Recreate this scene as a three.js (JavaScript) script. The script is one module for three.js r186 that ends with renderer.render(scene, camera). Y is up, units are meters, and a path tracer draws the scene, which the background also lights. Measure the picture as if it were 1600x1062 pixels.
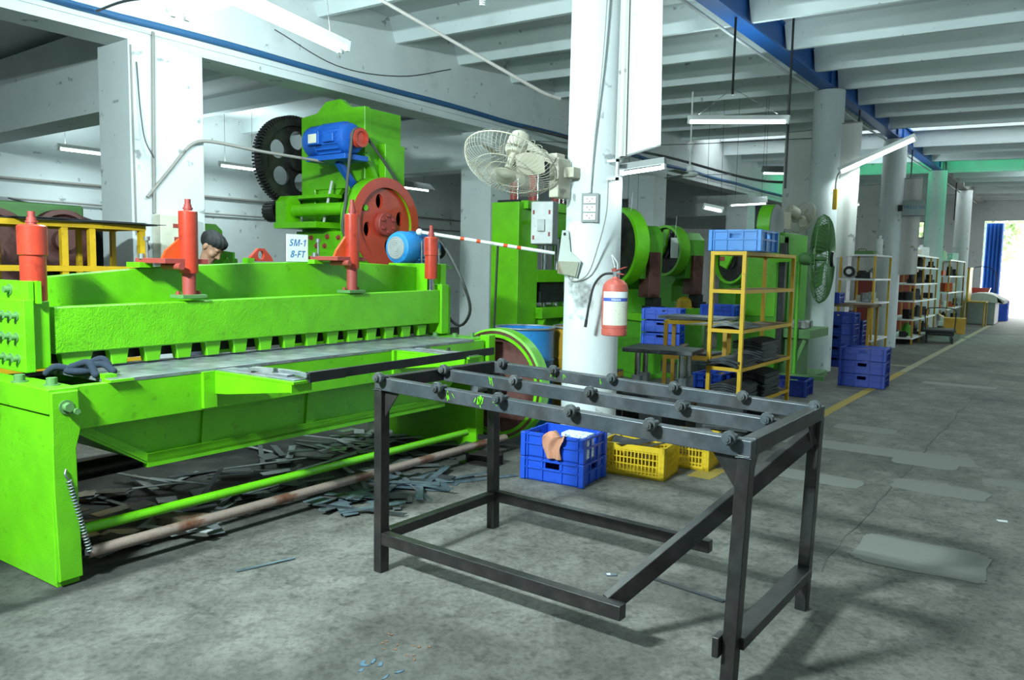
import * as THREE from 'three';
import { RoundedBoxGeometry } from 'three/addons/geometries/RoundedBoxGeometry.js';
import { mergeGeometries, toCreasedNormals } from 'three/addons/utils/BufferGeometryUtils.js';
import { MarchingCubes } from 'three/addons/objects/MarchingCubes.js';
import { RectAreaLightUniformsLib } from 'three/addons/lights/RectAreaLightUniformsLib.js';

// ---------------------------------------------------------------- camera, sky, exposure
const scene = new THREE.Scene();
const FOCAL = 1210, IMG_H = 1062, EYE = 1.5;
const YAW = 36.3, PITCH = 5.34, ROLL = 1.1;
const camera = new THREE.PerspectiveCamera(2 * Math.atan(IMG_H / 2 / FOCAL) * 180 / Math.PI, 1600 / 1062, 0.05, 200);
{
  const d = Math.PI / 180, y = YAW * d, p = PITCH * d, r = ROLL * d;
  const f = new THREE.Vector3(-Math.sin(y) * Math.cos(p), -Math.sin(p), -Math.cos(y) * Math.cos(p));
  const right = new THREE.Vector3(Math.cos(y), 0, -Math.sin(y)), up = right.clone().cross(f);
  const R = right.clone().multiplyScalar(Math.cos(r)).addScaledVector(up, Math.sin(r));
  const U = right.clone().multiplyScalar(-Math.sin(r)).addScaledVector(up, Math.cos(r));
  camera.position.set(0, EYE, 0);
  camera.quaternion.setFromRotationMatrix(new THREE.Matrix4().makeBasis(R, U, f.clone().negate()));
}
scene.add(camera);
scene.background = new THREE.Color().setRGB(0.93, 1.0, 1.0);
scene.backgroundIntensity = 6.5;
const renderer = new THREE.WebGLRenderer();
renderer.toneMapping = THREE.LinearToneMapping;
renderer.toneMappingExposure = 1.72;
renderer.shadowMap.enabled = true;
RectAreaLightUniformsLib.init();
const TUBE_NITS = 62;                                   // brightness of one bare fluorescent tube
const TUBE_COLOR = new THREE.Color().setRGB(0.78, 1.0, 1.0);

// ---------------------------------------------------------------- helpers
let seed = 20117;
const rnd = () => { seed = (seed * 1664525 + 1013904223) >>> 0; return seed / 4294967296; };
const rr = (a, b) => a + (b - a) * rnd();
const V = (x, y, z) => new THREE.Vector3(x, y, z);
const vv = (a) => Array.isArray(a) ? V(...a) : a;

function lattice(n, s) { const a = new Float32Array(n * n); let q = s; for (let i = 0; i < n * n; i++) { q = (q * 1664525 + 1013904223) >>> 0; a[i] = q / 4294967296; } return a; }
function tileNoise(size, base, octaves, s, gain = 0.5) {      // periodic value noise 0..1
  const out = new Float32Array(size * size); let amp = 1, tot = 0, per = base;
  for (let o = 0; o < octaves; o++) {
    const L = lattice(per, s + o * 977);
    for (let j = 0; j < size; j++) {
      const fy = j / size * per, y0 = Math.floor(fy), ty = fy - y0, sy = ty * ty * (3 - 2 * ty), r0 = (y0 % per) * per, r1 = ((y0 + 1) % per) * per;
      for (let i = 0; i < size; i++) {
        const fx = i / size * per, x0 = Math.floor(fx), tx = fx - x0, sx = tx * tx * (3 - 2 * tx), a = x0 % per, b = (x0 + 1) % per;
        const v = (L[r0 + a] * (1 - sx) + L[r0 + b] * sx) * (1 - sy) + (L[r1 + a] * (1 - sx) + L[r1 + b] * sx) * sy;
        out[j * size + i] += v * amp;
      }
    }
    tot += amp; amp *= gain; per *= 2;
  }
  for (let i = 0; i < out.length; i++) out[i] /= tot;
  return out;
}
function texOf(size, metres, fn, srgb = true) {               // fn(i) -> [r,g,b] 0..255
  const d = new Uint8Array(size * size * 4);
  for (let i = 0; i < size * size; i++) { const c = fn(i); d[i * 4] = c[0]; d[i * 4 + 1] = c[1]; d[i * 4 + 2] = c[2]; d[i * 4 + 3] = 255; }
  const t = new THREE.DataTexture(d, size, size);
  t.wrapS = t.wrapT = THREE.RepeatWrapping; t.magFilter = THREE.LinearFilter; t.minFilter = THREE.LinearMipmapLinearFilter; t.generateMipmaps = true;
  if (srgb) t.colorSpace = THREE.SRGBColorSpace;
  t.repeat.set(1 / metres, 1 / metres); t.needsUpdate = true; return t;
}
const cl = (v) => Math.max(0, Math.min(255, v));
const S = 512;
const nA = tileNoise(S, 8, 6, 11), nB = tileNoise(S, 24, 5, 47), nC = tileNoise(S, 64, 3, 91), nD = tileNoise(S, 4, 6, 133);
const step = (a, b, v) => Math.max(0, Math.min(1, (v - a) / (b - a)));
const T = {
  paint: texOf(S, 0.9, (i) => { const v = 222 + 33 * nA[i] - 26 * step(0.72, 0.80, nB[i]) - 12 * step(0.55, 0.7, nD[i]); return [cl(v), cl(v), cl(v)]; }),
  steel: texOf(S, 0.5, (i) => { const v = 205 + 120 * (nA[i] - 0.5), b = 34 * (nD[i] - 0.5); return [cl(v + b), cl(v), cl(v - b * 0.6)]; }),
  plaster: texOf(S, 2.6, (i) => { const v = 236 + 14 * (nA[i] - 0.5) - 46 * step(0.63, 0.78, nD[i]) * nB[i] - 60 * step(0.76, 0.82, nB[i]); return [cl(v), cl(v + 1), cl(v + 1)]; }),
  concrete: texOf(S, 1.15, (i) => { const v = 212 + 90 * (nA[i] - 0.5) + 95 * (nC[i] - 0.5) - 40 * step(0.58, 0.80, nB[i]) + 18 * step(0.55, 0.72, nD[i]) - 40 * step(0.70, 0.76, nC[i]); return [cl(v + 1), cl(v), cl(v - 3)]; }),
  rust: texOf(S, 0.6, (i) => { const k = step(0.45, 0.65, nD[i]); return [cl(200 - 70 * k + 30 * nC[i]), cl(195 - 110 * k + 30 * nC[i]), cl(190 - 130 * k + 30 * nC[i])]; }),
  bump: texOf(S, 0.35, (i) => { const v = 255 * (0.55 * nA[i] + 0.45 * nC[i]); return [v, v, v]; }, false),
  rough: texOf(S, 0.6, (i) => { const v = 150 + 105 * nA[i]; return [v, v, v]; }, false),
};
const RGB = (r, g, b) => new THREE.Color().setRGB(r, g, b);
function mt(c, rough = 0.55, metal = 0, map = T.paint, bump = 0.0006, more = {}) {
  return new THREE.MeshPhysicalMaterial({ color: c, roughness: rough, metalness: metal, map, ...(bump ? { bumpMap: T.bump, bumpScale: bump } : {}), ...more });
}
const M = {
  green: mt(RGB(0.135, 0.52, 0.003), 0.38, 0, T.paint, 0.0015, { clearcoat: 0.25, clearcoatRoughness: 0.3 }),
  greenShaded: mt(RGB(0.085, 0.36, 0.012), 0.5, 0, T.paint, 0.001),  // dimmed copy of green; weak light on the press row put into the colour
  greenDull: mt(RGB(0.10, 0.24, 0.07), 0.6, 0, T.paint, 0.001),
  red: mt(RGB(0.52, 0.045, 0.02), 0.32, 0, T.paint, 0.0012, { clearcoat: 0.4, clearcoatRoughness: 0.25 }),
  orange: mt(RGB(0.75, 0.085, 0.012), 0.4, 0, T.paint, 0.0006),
  redDull: mt(RGB(0.36, 0.055, 0.045), 0.55, 0, T.paint, 0.001),
  maroon: mt(RGB(0.16, 0.06, 0.055), 0.6, 0, T.rust, 0.001),
  blue: mt(RGB(0.012, 0.11, 0.50), 0.4, 0, T.paint, 0.0006),
  conduitBlue: mt(RGB(0.03, 0.125, 0.29), 0.6, 0, T.plaster, 0.001),
  girderBlue: mt(RGB(0.014, 0.125, 0.46), 0.5, 0, T.paint, 0.001),
  skyBlue: mt(RGB(0.02, 0.22, 0.55), 0.35, 0, T.paint, 0.0005),
  crateBlue: mt(RGB(0.012, 0.085, 0.62), 0.42, 0, T.paint, 0.0003),
  crateNavy: mt(RGB(0.008, 0.035, 0.30), 0.45, 0, T.paint, 0.0003),
  crateSky: mt(RGB(0.05, 0.24, 0.66), 0.42, 0, T.paint, 0.0003),
  yellow: mt(RGB(0.72, 0.42, 0.01), 0.5, 0, T.paint, 0.0008),
  crateYellow: mt(RGB(0.68, 0.45, 0.01), 0.5, 0, T.paint, 0.0005),
  ochre: mt(RGB(0.5, 0.27, 0.02), 0.6, 0, T.paint, 0.0006),
  steel: mt(RGB(0.36, 0.38, 0.39), 0.42, 0.45, T.steel, 0.0005),
  railSteel: mt(RGB(0.12, 0.128, 0.142), 0.36, 0.45, T.steel, 0.0008),
  bearing: mt(RGB(0.17, 0.175, 0.18), 0.4, 0.5, T.steel, 0.0005),
  millSteel: mt(RGB(0.052, 0.047, 0.046), 0.33, 0.35, T.steel, 0.0008),
  chrome: mt(RGB(0.62, 0.64, 0.65), 0.22, 1, T.steel, 0),
  dark: mt(RGB(0.028, 0.028, 0.03), 0.5, 0.2, T.steel, 0.0008),
  grease: mt(RGB(0.045, 0.04, 0.04), 0.35, 0.4, T.steel, 0.002),
  rubber: mt(RGB(0.02, 0.02, 0.022), 0.75, 0, null, 0),
  belt: mt(RGB(0.07, 0.075, 0.07), 0.8, 0, null, 0),
  grey: mt(RGB(0.30, 0.31, 0.31), 0.6, 0, T.paint, 0.0006),
  sheet: mt(RGB(0.34, 0.36, 0.38), 0.38, 0.6, T.steel, 0.0003),
  sheetDark: mt(RGB(0.085, 0.09, 0.10), 0.45, 0.4, T.steel, 0.0006),
  sheetBlue: mt(RGB(0.30, 0.38, 0.44), 0.35, 0.6, T.steel, 0.0003),
  cream: mt(RGB(0.72, 0.68, 0.55), 0.5, 0, T.paint, 0.0004),
  creamDirty: mt(RGB(0.55, 0.50, 0.40), 0.6, 0, T.plaster, 0.0005),
  white: mt(RGB(0.82, 0.83, 0.82), 0.5, 0, T.paint, 0.0003),
  plaster: mt(RGB(0.74, 0.77, 0.78), 0.85, 0, T.plaster, 0.0015),
  joist: mt(RGB(0.74, 0.80, 0.81), 0.9, 0, T.plaster, 0.001),
  slab: mt(RGB(0.66, 0.68, 0.70), 0.9, 0, T.plaster, 0.001),
  cloth: mt(RGB(0.72, 0.69, 0.66), 0.9, 0, T.plaster, 0.0006),
  clothPale: mt(RGB(0.80, 0.79, 0.77), 0.9, 0, T.plaster, 0.0006),
  conduit: mt(RGB(0.33, 0.30, 0.28), 0.6, 0, T.plaster, 0.0004),
  conduitPale: mt(RGB(0.62, 0.64, 0.63), 0.6, 0, T.paint, 0.0003),
  cable: mt(RGB(0.05, 0.05, 0.055), 0.7, 0, null, 0),
  rag: mt(RGB(0.55, 0.25, 0.16), 0.95, 0, T.paint, 0.003),
  wood: mt(RGB(0.30, 0.24, 0.17), 0.8, 0, T.rust, 0.0006),
  lineYellow: mt(RGB(0.50, 0.36, 0.06), 0.8, 0, T.concrete, 0.0004),
  linePale: mt(RGB(0.50, 0.46, 0.30), 0.8, 0, T.concrete, 0.0004),
  patch: mt(RGB(0.33, 0.335, 0.31), 0.9, 0, T.concrete, 0.0012),
  patchDark: mt(RGB(0.10, 0.105, 0.10), 0.9, 0, T.concrete, 0.0008),
  tube: new THREE.MeshStandardMaterial({ color: 0xffffff, roughness: 0.4, emissive: TUBE_COLOR, emissiveIntensity: 4 }),
  terracotta: mt(RGB(0.32, 0.16, 0.09), 0.8, 0, T.concrete, 0),
  paleBlue: mt(RGB(0.12, 0.22, 0.32), 0.8, 0, T.concrete, 0),
  skin: mt(RGB(0.36, 0.19, 0.12), 0.6, 0, null, 0.0004),
  hair: mt(RGB(0.008, 0.008, 0.009), 0.7, 0, null, 0.001),
  shirt: mt(RGB(0.035, 0.035, 0.045), 0.9, 0, null, 0.0006),
  trousers: mt(RGB(0.06, 0.07, 0.10), 0.9, 0, null, 0.0006),
};

// geometry builders: each returns a bare geometry (position + normal, not indexed)
function bare(g) { g = g.index ? g.toNonIndexed() : g; for (const k of Object.keys(g.attributes)) if (k !== 'position' && k !== 'normal') g.deleteAttribute(k); g.morphAttributes = {}; return g; }
function bx(x0, x1, y0, y1, z0, z1, c = 0) {
  const w = Math.abs(x1 - x0), h = Math.abs(y1 - y0), d = Math.abs(z1 - z0);
  const g = c ? new RoundedBoxGeometry(w, h, d, 1, Math.min(c, w / 2.01, h / 2.01, d / 2.01)) : new THREE.BoxGeometry(w, h, d);
  return bare(g).translate((x0 + x1) / 2, (y0 + y1) / 2, (z0 + z1) / 2);
}
function orient(g, a, b) {          // y axis of g from a to b, g centred
  a = vv(a); b = vv(b); const d = b.clone().sub(a);
  const q = new THREE.Quaternion().setFromUnitVectors(V(0, 1, 0), d.clone().normalize());
  return g.applyQuaternion(q).translate((a.x + b.x) / 2, (a.y + b.y) / 2, (a.z + b.z) / 2);
}
function cy(a, b, r, r2 = r, n = 16) { const L = vv(a).distanceTo(vv(b)); return orient(bare(new THREE.CylinderGeometry(r2, r, L, n)), a, b); }
function bar(a, b, w, h, c = 0) {    // box along a-b, w sideways, h upwards
  a = vv(a); b = vv(b); const z = b.clone().sub(a), L = z.length(); z.normalize();
  const ref = Math.abs(z.y) > 0.99 ? V(0, 0, 1) : V(0, 1, 0), x = ref.clone().cross(z).normalize(), y = z.clone().cross(x);
  const g = bare(c ? new RoundedBoxGeometry(w, h, L, 1, Math.min(c, w / 2.01, h / 2.01)) : new THREE.BoxGeometry(w, h, L));
  const m = new THREE.Matrix4().makeBasis(x, y, z).setPosition((a.x + b.x) / 2, (a.y + b.y) / 2, (a.z + b.z) / 2);
  return g.applyMatrix4(m);
}
function tube(pts, r, n = 8, per = 5, closed = false) { const c = new THREE.CatmullRomCurve3(pts.map(vv), closed, 'centripetal'); return bare(new THREE.TubeGeometry(c, Math.max(2, pts.length * per), r, n, closed)); }
function lathe(prof, a = [0, 0, 0], dir = [0, 1, 0], n = 24) {   // prof [[r, along], ...]
  const g = bare(toCreasedNormals(new THREE.LatheGeometry(prof.map(([r, y]) => new THREE.Vector2(r, y)), n), 0.5));
  g.applyQuaternion(new THREE.Quaternion().setFromUnitVectors(V(0, 1, 0), vv(dir).clone().normalize()));
  return g.translate(...(Array.isArray(a) ? a : [a.x, a.y, a.z]));
}
function ring(c, dir, R, r, n = 32, m = 8) { const g = bare(new THREE.TorusGeometry(R, r, m, n)); g.applyQuaternion(new THREE.Quaternion().setFromUnitVectors(V(0, 0, 1), vv(dir).clone().normalize())); return g.translate(...c); }
function prism(pts, a0, a1, axis = 'z', holes = [], bev = 0) {  // axis x: [z,y]; y: [x,z]; z: [x,y]
  const mp = axis === 'x' ? ([p, q]) => [-p, q] : axis === 'y' ? ([p, q]) => [p, -q] : (p) => p;
  const sh = new THREE.Shape(pts.map((p) => new THREE.Vector2(...mp(p))));
  for (const h of holes) {
    const path = new THREE.Path();
    if (h.r) { const [cx, cy_] = mp(h.c); path.absellipse(cx, cy_, h.r, h.r2 || h.r, 0, Math.PI * 2, true, h.rot || 0); } else path.setFromPoints(h.map((p) => new THREE.Vector2(...mp(p))));
    sh.holes.push(path);
  }
  const dep = a1 - a0 - 2 * bev;
  let g = bare(new THREE.ExtrudeGeometry(sh, { depth: dep, bevelEnabled: bev > 0, bevelThickness: bev, bevelSize: bev, bevelOffset: -bev, bevelSegments: 1, curveSegments: 14 }));
  g.translate(0, 0, a0 + bev);
  if (axis === 'x') g.rotateY(Math.PI / 2); if (axis === 'y') g.rotateX(-Math.PI / 2);
  return g;
}
function ball(c, r, sx = 1, sy = 1, sz = 1, n = 16) { return bare(new THREE.SphereGeometry(r, n, Math.round(n * 0.7))).scale(sx, sy, sz).translate(...c); }
function hexBolt(c, dir, r = 0.018, h = 0.02) { const d = vv(dir).clone().normalize(), a = vv(c); return [cy(a, a.clone().addScaledVector(d, 0.005), r * 1.5, r * 1.5, 12), cy(a.clone().addScaledVector(d, 0.005), a.clone().addScaledVector(d, h), r, r, 6)]; }
function metreUV(g) {
  const p = g.attributes.position, n = p.count, uv = new Float32Array(n * 2), a = V(), b = V(), c = V();
  for (let i = 0; i < n; i += 3) {
    a.fromBufferAttribute(p, i); b.fromBufferAttribute(p, i + 1); c.fromBufferAttribute(p, i + 2);
    const e = b.clone().sub(a).cross(c.clone().sub(a)), ax = Math.abs(e.x), ay = Math.abs(e.y), az = Math.abs(e.z);
    for (let k = 0; k < 3; k++) {
      const q = k === 0 ? a : k === 1 ? b : c; let u, v;
      if (ax >= ay && ax >= az) { u = q.z; v = q.y; } else if (ay >= az) { u = q.x; v = q.z; } else { u = q.x; v = q.y; }
      uv[(i + k) * 2] = u + 0.37 * (ay > ax ? 1 : 0); uv[(i + k) * 2 + 1] = v + 0.21;
    }
  }
  g.setAttribute('uv', new THREE.BufferAttribute(uv, 2)); return g;
}
function join(gs) { gs = gs.flat(9).filter(Boolean); return metreUV(gs.length > 1 ? mergeGeometries(gs) : gs[0]); }
const used = new Map();
function numbered(n) { const k = used.get(n) || 0; used.set(n, k + 1); return k ? n + '_' + String(k).padStart(3, '0') : n; }
function mesh(name, gs, m) { const o = new THREE.Mesh(Array.isArray(gs) ? join(gs) : gs, m); o.name = name; o.castShadow = o.receiveShadow = true; return o; }
function part(parent, name, gs, m, label) { const o = mesh(name, gs, m); if (label) o.userData.label = label; parent.add(o); return o; }
function thing(name, label, category, p = [0, 0, 0], turn = 0, group) {
  const o = new THREE.Group(); o.name = numbered(name); o.position.set(...p); o.rotation.y = turn; o.userData = { label, category }; if (group) o.userData.group = group; scene.add(o); return o;
}
function single(name, label, category, gs, m, p = [0, 0, 0], turn = 0, group) {
  const o = mesh(numbered(name), gs, m); o.position.set(...p); o.rotation.y = turn; o.userData = { label, category }; if (group) o.userData.group = group; scene.add(o); return o;
}
function struct(name, gs, m, label) {
  const o = gs ? mesh(numbered(name), gs, m) : new THREE.Group(); if (!gs) o.name = numbered(name);
  o.userData = { kind: 'structure', category: name.replace(/_/g, ' ').replace(/ \d+$/, ''), label }; scene.add(o); return o;
}
function copy(o, p, turn, label, group) {
  const c = o.clone(); c.name = numbered(o.name.replace(/_\d{3}$/, '')); c.userData = { ...o.userData, label }; if (group) c.userData.group = group; c.position.set(...p); c.rotation.y = turn; scene.add(c); return c;
}
function textTex(w, h, bg, draw) { const c = document.createElement('canvas'); c.width = w; c.height = h; const x = c.getContext('2d'); x.fillStyle = bg; x.fillRect(0, 0, w, h); draw(x); const t = new THREE.CanvasTexture(c); t.colorSpace = THREE.SRGBColorSpace; return t; }
function printed(parent, name, w, h, tex, m4, rough = 0.6) {        // flat printed face with 0..1 uv
  const g = new THREE.PlaneGeometry(w, h); g.applyMatrix4(m4); const o = new THREE.Mesh(g, new THREE.MeshStandardMaterial({ map: tex, roughness: rough })); o.name = name; o.castShadow = o.receiveShadow = true; parent.add(o); return o;
}
const m4 = (x, y, z, ry = 0, rx = 0, rz = 0) => new THREE.Matrix4().makeRotationFromEuler(new THREE.Euler(rx, ry, rz, 'YXZ')).setPosition(x, y, z);

// ---------------------------------------------------------------- the building
const XA = -7.5, XG = -3.3, XW = -12.5, XR = 4.2, Z0 = 3.6, Z1 = -34;
{
  const floor = struct('floor', null, null, 'worn grey concrete workshop floor');
  const slabMat = mt(RGB(1, 1, 1), 0.78, 0, T.concrete, 0.0016, { vertexColors: true });
  const hash = tileNoise(256, 4, 6, 771), hash2 = tileNoise(256, 16, 4, 333);
  const nz = (t, x, z) => { const i = ((Math.floor(x * 22) % 256) + 256) % 256, j = ((Math.floor(z * 22) % 256) + 256) % 256; return t[j * 256 + i]; };
  // oil and scale stains, deepened to paint in the shade under the shear
  const grimeAndShade = (x, z) => (x < -3.55 && x > -6 && z < -0.7 && z > -6) ? step(0.36, 0.42, nz(hash, x * 0.8 + 3, z * 0.8 + 9)) * (0.55 + 0.45 * step(0.45, 0.55, nz(hash2, x * 2.1, z * 2.1))) : 0;
  const grid = (name, x0, x1, z0, z1, nx, nzz) => {
    const g = new THREE.PlaneGeometry(x1 - x0, z1 - z0, nx, nzz).rotateX(-Math.PI / 2).translate((x0 + x1) / 2, 0, (z0 + z1) / 2), p = g.attributes.position, c = new Float32Array(p.count * 3), uv = g.attributes.uv;
    for (let i = 0; i < p.count; i++) {
      const x = p.getX(i), z = p.getZ(i), a = nz(hash, x * 0.45, z * 0.45), b = nz(hash2, x, z), s = step(0.60, 0.72, b);
      const v = 0.142 + 0.21 * (a - 0.5) - 0.06 * s - 0.105 * grimeAndShade(x, z), oil = step(0.56, 0.66, nz(hash, x * 1.3 + 7, z * 1.3 + 3)) * 0.05;
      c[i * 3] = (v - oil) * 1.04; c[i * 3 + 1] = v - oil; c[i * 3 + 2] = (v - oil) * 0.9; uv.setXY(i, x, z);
    }
    g.setAttribute('color', new THREE.BufferAttribute(c, 3)); const o = new THREE.Mesh(g, slabMat); o.name = name; o.receiveShadow = o.castShadow = true; floor.add(o);
  };
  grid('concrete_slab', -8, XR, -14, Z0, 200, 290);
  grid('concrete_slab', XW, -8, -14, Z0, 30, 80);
  grid('concrete_slab', XW, XR, Z1 - 0.3, -14, 80, 100);
  part(floor, 'sub_base', bx(XW - 0.2, XR + 0.2, -0.25, -0.01, Z1 - 0.3, Z0 + 0.2), M.slab);
  let lift = 0;
  const blob = (x, z, w, d, turn, j, m, name, round = 3) => {   // thin irregular patch let into the floor
    const pts = []; const n = 40;
    for (let i = 0; i < n; i++) { const t = i / n * Math.PI * 2, e = 2 / round, k = 1 + rr(-j, j), cx = Math.sign(Math.cos(t)) * Math.abs(Math.cos(t)) ** e * w / 2 * k, cz = Math.sign(Math.sin(t)) * Math.abs(Math.sin(t)) ** e * d / 2 * k; pts.push([x + cx * Math.cos(turn) - cz * Math.sin(turn), z + cx * Math.sin(turn) + cz * Math.cos(turn)]); }
    lift = (lift + 1) % 7; part(floor, name, prism(pts, 0.0002, 0.0016 + lift * 0.0003, 'y'), m);
  };
  // mortar repairs across the aisle
  for (const [x, z, w, d, t, r] of [[-1.35, -7.1, 1.55, 0.34, -0.05, 8], [-0.93, -7.0, 0.45, 0.5, -0.02, 8], [-1.62, -8.05, 0.55, 0.3, 0.0, 5], [-1.48, -5.85, 0.62, 0.28, 0.0, 5], [-0.72, -6.1, 0.6, 0.32, 0.0, 5], [-0.6, -4.55, 0.62, 0.5, -0.06, 9], [-1.3, -12.2, 0.9, 0.28, 0, 6], [-0.25, -6.6, 0.5, 0.2, 0, 5]])
    blob(x, z, w, d, t, 0.05, M.patch, 'concrete_patch', r);
  // yellow aisle line, worn off in places
  for (const [a, b, m] of [[-5.28, -5.62, 'lineYellow'], [-7.6, -13.2, 'lineYellow'], [-13.25, -21.4, 'linePale'], [-21.8, -28.5, 'linePale']]) {
    const l = [], r = []; for (let i = 0; i <= 24; i++) { const z = a + (b - a) * i / 24, x = -2.13 - 0.006 * (-z - 5); l.push([x - 0.05 - rr(0, 0.008) - (a > -6 ? 0.07 : 0), z]); r.push([x + 0.05 + rr(0, 0.008), z]); }
    part(floor, 'floor_line', prism([...l, ...r.reverse()], 0.0002, 0.0018, 'y'), M[m]);
  }
  part(floor, 'floor_line', prism([[-3.4, -14.2], [-2.2, -14.2], [-2.2, -14.1], [-3.4, -14.1]], 0.0002, 0.0018, 'y'), M.linePale);
  // joints between the pours, open cracks
  for (const [x0, z0, x1, z1] of [[-0.98, -4.0, -1.02, -12.5], [-2.0, -11.9, 1.5, -11.7], [-3.0, -20, 1.5, -19.8], [-0.98, -12.5, -1.1, -27]]) {
    const l = [], r = []; const n = 40; for (let i = 0; i <= n; i++) { const t = i / n, x = x0 + (x1 - x0) * t, z = z0 + (z1 - z0) * t, j = rr(-0.02, 0.02), w = 0.0015 + rr(0, 0.004), along = Math.abs(z1 - z0) > Math.abs(x1 - x0); l.push(along ? [x + j - w, z] : [x, z + j + w]); r.push(along ? [x + j + w, z] : [x, z + j - w]); }
    part(floor, 'floor_joint', prism([...l, ...r.reverse()], 0.0002, 0.0012, 'y'), M.patchDark);
  }
  // paint spots
  for (let i = 0; i < 14; i++) blob(-2.2 + rr(0, 0.24), -2.13 + rr(-0.07, 0.07), rr(0.008, 0.02), rr(0.006, 0.012), rr(0, 3), 0.35, M.terracotta, 'paint_splash', 2);
  for (let i = 0; i < 9; i++) blob(-2.15 + rr(0, 0.3), -1.9 + rr(-0.08, 0.06), rr(0.01, 0.04), rr(0.006, 0.016), rr(0, 3), 0.35, M.paleBlue, 'paint_splash', 2);

  // outside walls, thick
  struct('wall_left', [bx(XW - 0.25, XW, 0, 4.3, Z1 - 0.2, Z0)], M.plaster, 'white plastered back wall of the side bay');
  struct('wall_right', [bx(XR, XR + 0.25, 0, 5.2, Z1 - 0.2, Z0)], M.plaster, 'white plastered long wall beside the aisle');
  struct('wall_back', [bx(XW - 0.25, XR + 0.25, 0, 5.2, Z0, Z0 + 0.25)], M.plaster, 'white plastered end wall');
  // far wall with the gateway and high windows
  const zf = Z1, th = 0.2;
  const fw = struct('wall_front', [bx(XW, -7.4, 0, 5.2, zf - th, zf), bx(-7.4, -6.9, 0, 3.1, zf - th, zf), bx(-7.4, -6.9, 3.6, 5.2, zf - th, zf), bx(-6.9, -5.65, 0, 5.2, zf - th, zf),
    bx(-5.65, -4.95, 0, 2.2, zf - th, zf), bx(-5.65, -4.95, 2.62, 2.95, zf - th, zf), bx(-5.65, -4.95, 3.6, 5.2, zf - th, zf), bx(-4.95, -3.15, 0, 5.2, zf - th, zf), bx(-3.15, 1.2, 3.57, 5.2, zf - th, zf), bx(1.2, XR, 0, 5.2, zf - th, zf)], M.plaster, 'white plastered gable wall around the bright gateway');
  const pane = new THREE.MeshPhysicalMaterial({ color: 0xffffff, roughness: 0.05, transmission: 1, thickness: 0 });
  for (const [n, x0, x1, y0, y1] of [['window_1', -7.4, -6.9, 3.1, 3.6], ['window_2', -5.65, -4.95, 2.95, 3.6], ['window_3', -5.65, -4.95, 2.2, 2.62]]) {
    const w = struct(n, null, null, 'small high window in the gable wall'); w.userData.category = 'window';
    part(w, 'window_frame', [bx(x0, x1, y0, y0 + 0.04, zf - 0.12, zf - 0.06), bx(x0, x1, y1 - 0.04, y1, zf - 0.12, zf - 0.06), bx(x0, x0 + 0.04, y0, y1, zf - 0.12, zf - 0.06), bx(x1 - 0.04, x1, y0, y1, zf - 0.12, zf - 0.06), bx((x0 + x1) / 2 + 0.1, (x0 + x1) / 2 + 0.14, y0, y1, zf - 0.12, zf - 0.06)], M.grey);
    part(w, 'pane', bx(x0 + 0.04, x1 - 0.04, y0 + 0.04, y1 - 0.04, zf - 0.092, zf - 0.088), pane);
  }
  // arcade between nave and side bay: pillars, downstand beam and wall above
  const up = struct('wall_arcade', [bx(XA - 0.4, XA, 3.6, 4.95, Z1, Z0)], M.plaster, 'white wall above the arcade openings');
  [[1.75, 1.0], [-3.93, -4.71], [-9.57, -10.15], [-15.2, -15.8], [-20.9, -21.5], [-26.6, -27.2], [-32.3, -32.9]].forEach(([a, b], i) => {
    struct('pillar', [bx(XA - 0.6, XA + 0.004, 0, 3.62, b, a, 0.012)], M.plaster, 'square white plastered pillar of the arcade');
    struct('bay_beam', [bx(XW, XA - 0.5, 3.12, 3.95, (a + b) / 2 - 0.15, (a + b) / 2 + 0.15), bx(XW, XA - 0.5, 3.05, 3.2, (a + b) / 2 - 0.2, (a + b) / 2 + 0.2)], M.plaster, 'painted cross beam spanning the side bay');
  });
  const bayCeil = struct('ceiling_bay', null, null, 'low ceiling of the side bay'); bayCeil.userData.category = 'ceiling';
  part(bayCeil, 'slab', bx(XW - 0.25, XA - 0.3, 4.05, 4.25, Z1 - 0.2, Z0 + 0.2), M.slab);
  for (let z = 2.6; z > -33; z -= 1.41) part(bayCeil, 'joist', bx(XW, XA - 0.4, 3.83, 4.06, z - 0.08, z + 0.08), M.joist);
  // steel conduit strip in blue along the arcade
  const st = []; for (let z = Z0; z > -33.5; z -= 0.8) st.push([XA + 0.035, 3.78 + 0.012 * Math.sin(z * 2.1) + 0.006 * Math.sin(z * 5.3), z]);
  struct('trim_1', [tube(st, 0.036, 8, 2)], M.conduitBlue, 'sagging blue conduit along the arcade wall').userData.category = 'conduit';
  struct('trim_2', [bx(XA, XA + 0.02, 3.69, 3.75, Z1, Z0)], M.plaster, 'ledge under the blue conduit').userData.category = 'ledge';

  // nave roof: precast slab on joists, three translucent strips
  const roof = struct('ceiling', null, null, 'precast joist and slab ceiling of the hall'); roof.userData.category = 'ceiling';
  const yb = (x) => 4.40 - 0.027 * (x - XA);
  const strips = [[-17.55, -18.75, 'w'], [-22.7, -24.0, 'g'], [-28.2, -29.4, 'w']];
  let za = Z0 + 0.25; const segs = []; for (const [a, b] of strips) { segs.push([za, a]); za = b; } segs.push([za, Z1 - 0.2]);
  const tilt = (x0, x1, dy, h, z0, z1) => prism([[x0, yb(x0) + dy], [x1, yb(x1) + dy], [x1, yb(x1) + dy + h], [x0, yb(x0) + dy + h]], Math.min(z0, z1), Math.max(z0, z1), 'z');
  for (const [a, b] of segs) part(roof, 'roof_slab', tilt(XA - 0.1, XR + 0.25, 0.30, 0.14, a, b), M.slab);
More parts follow.
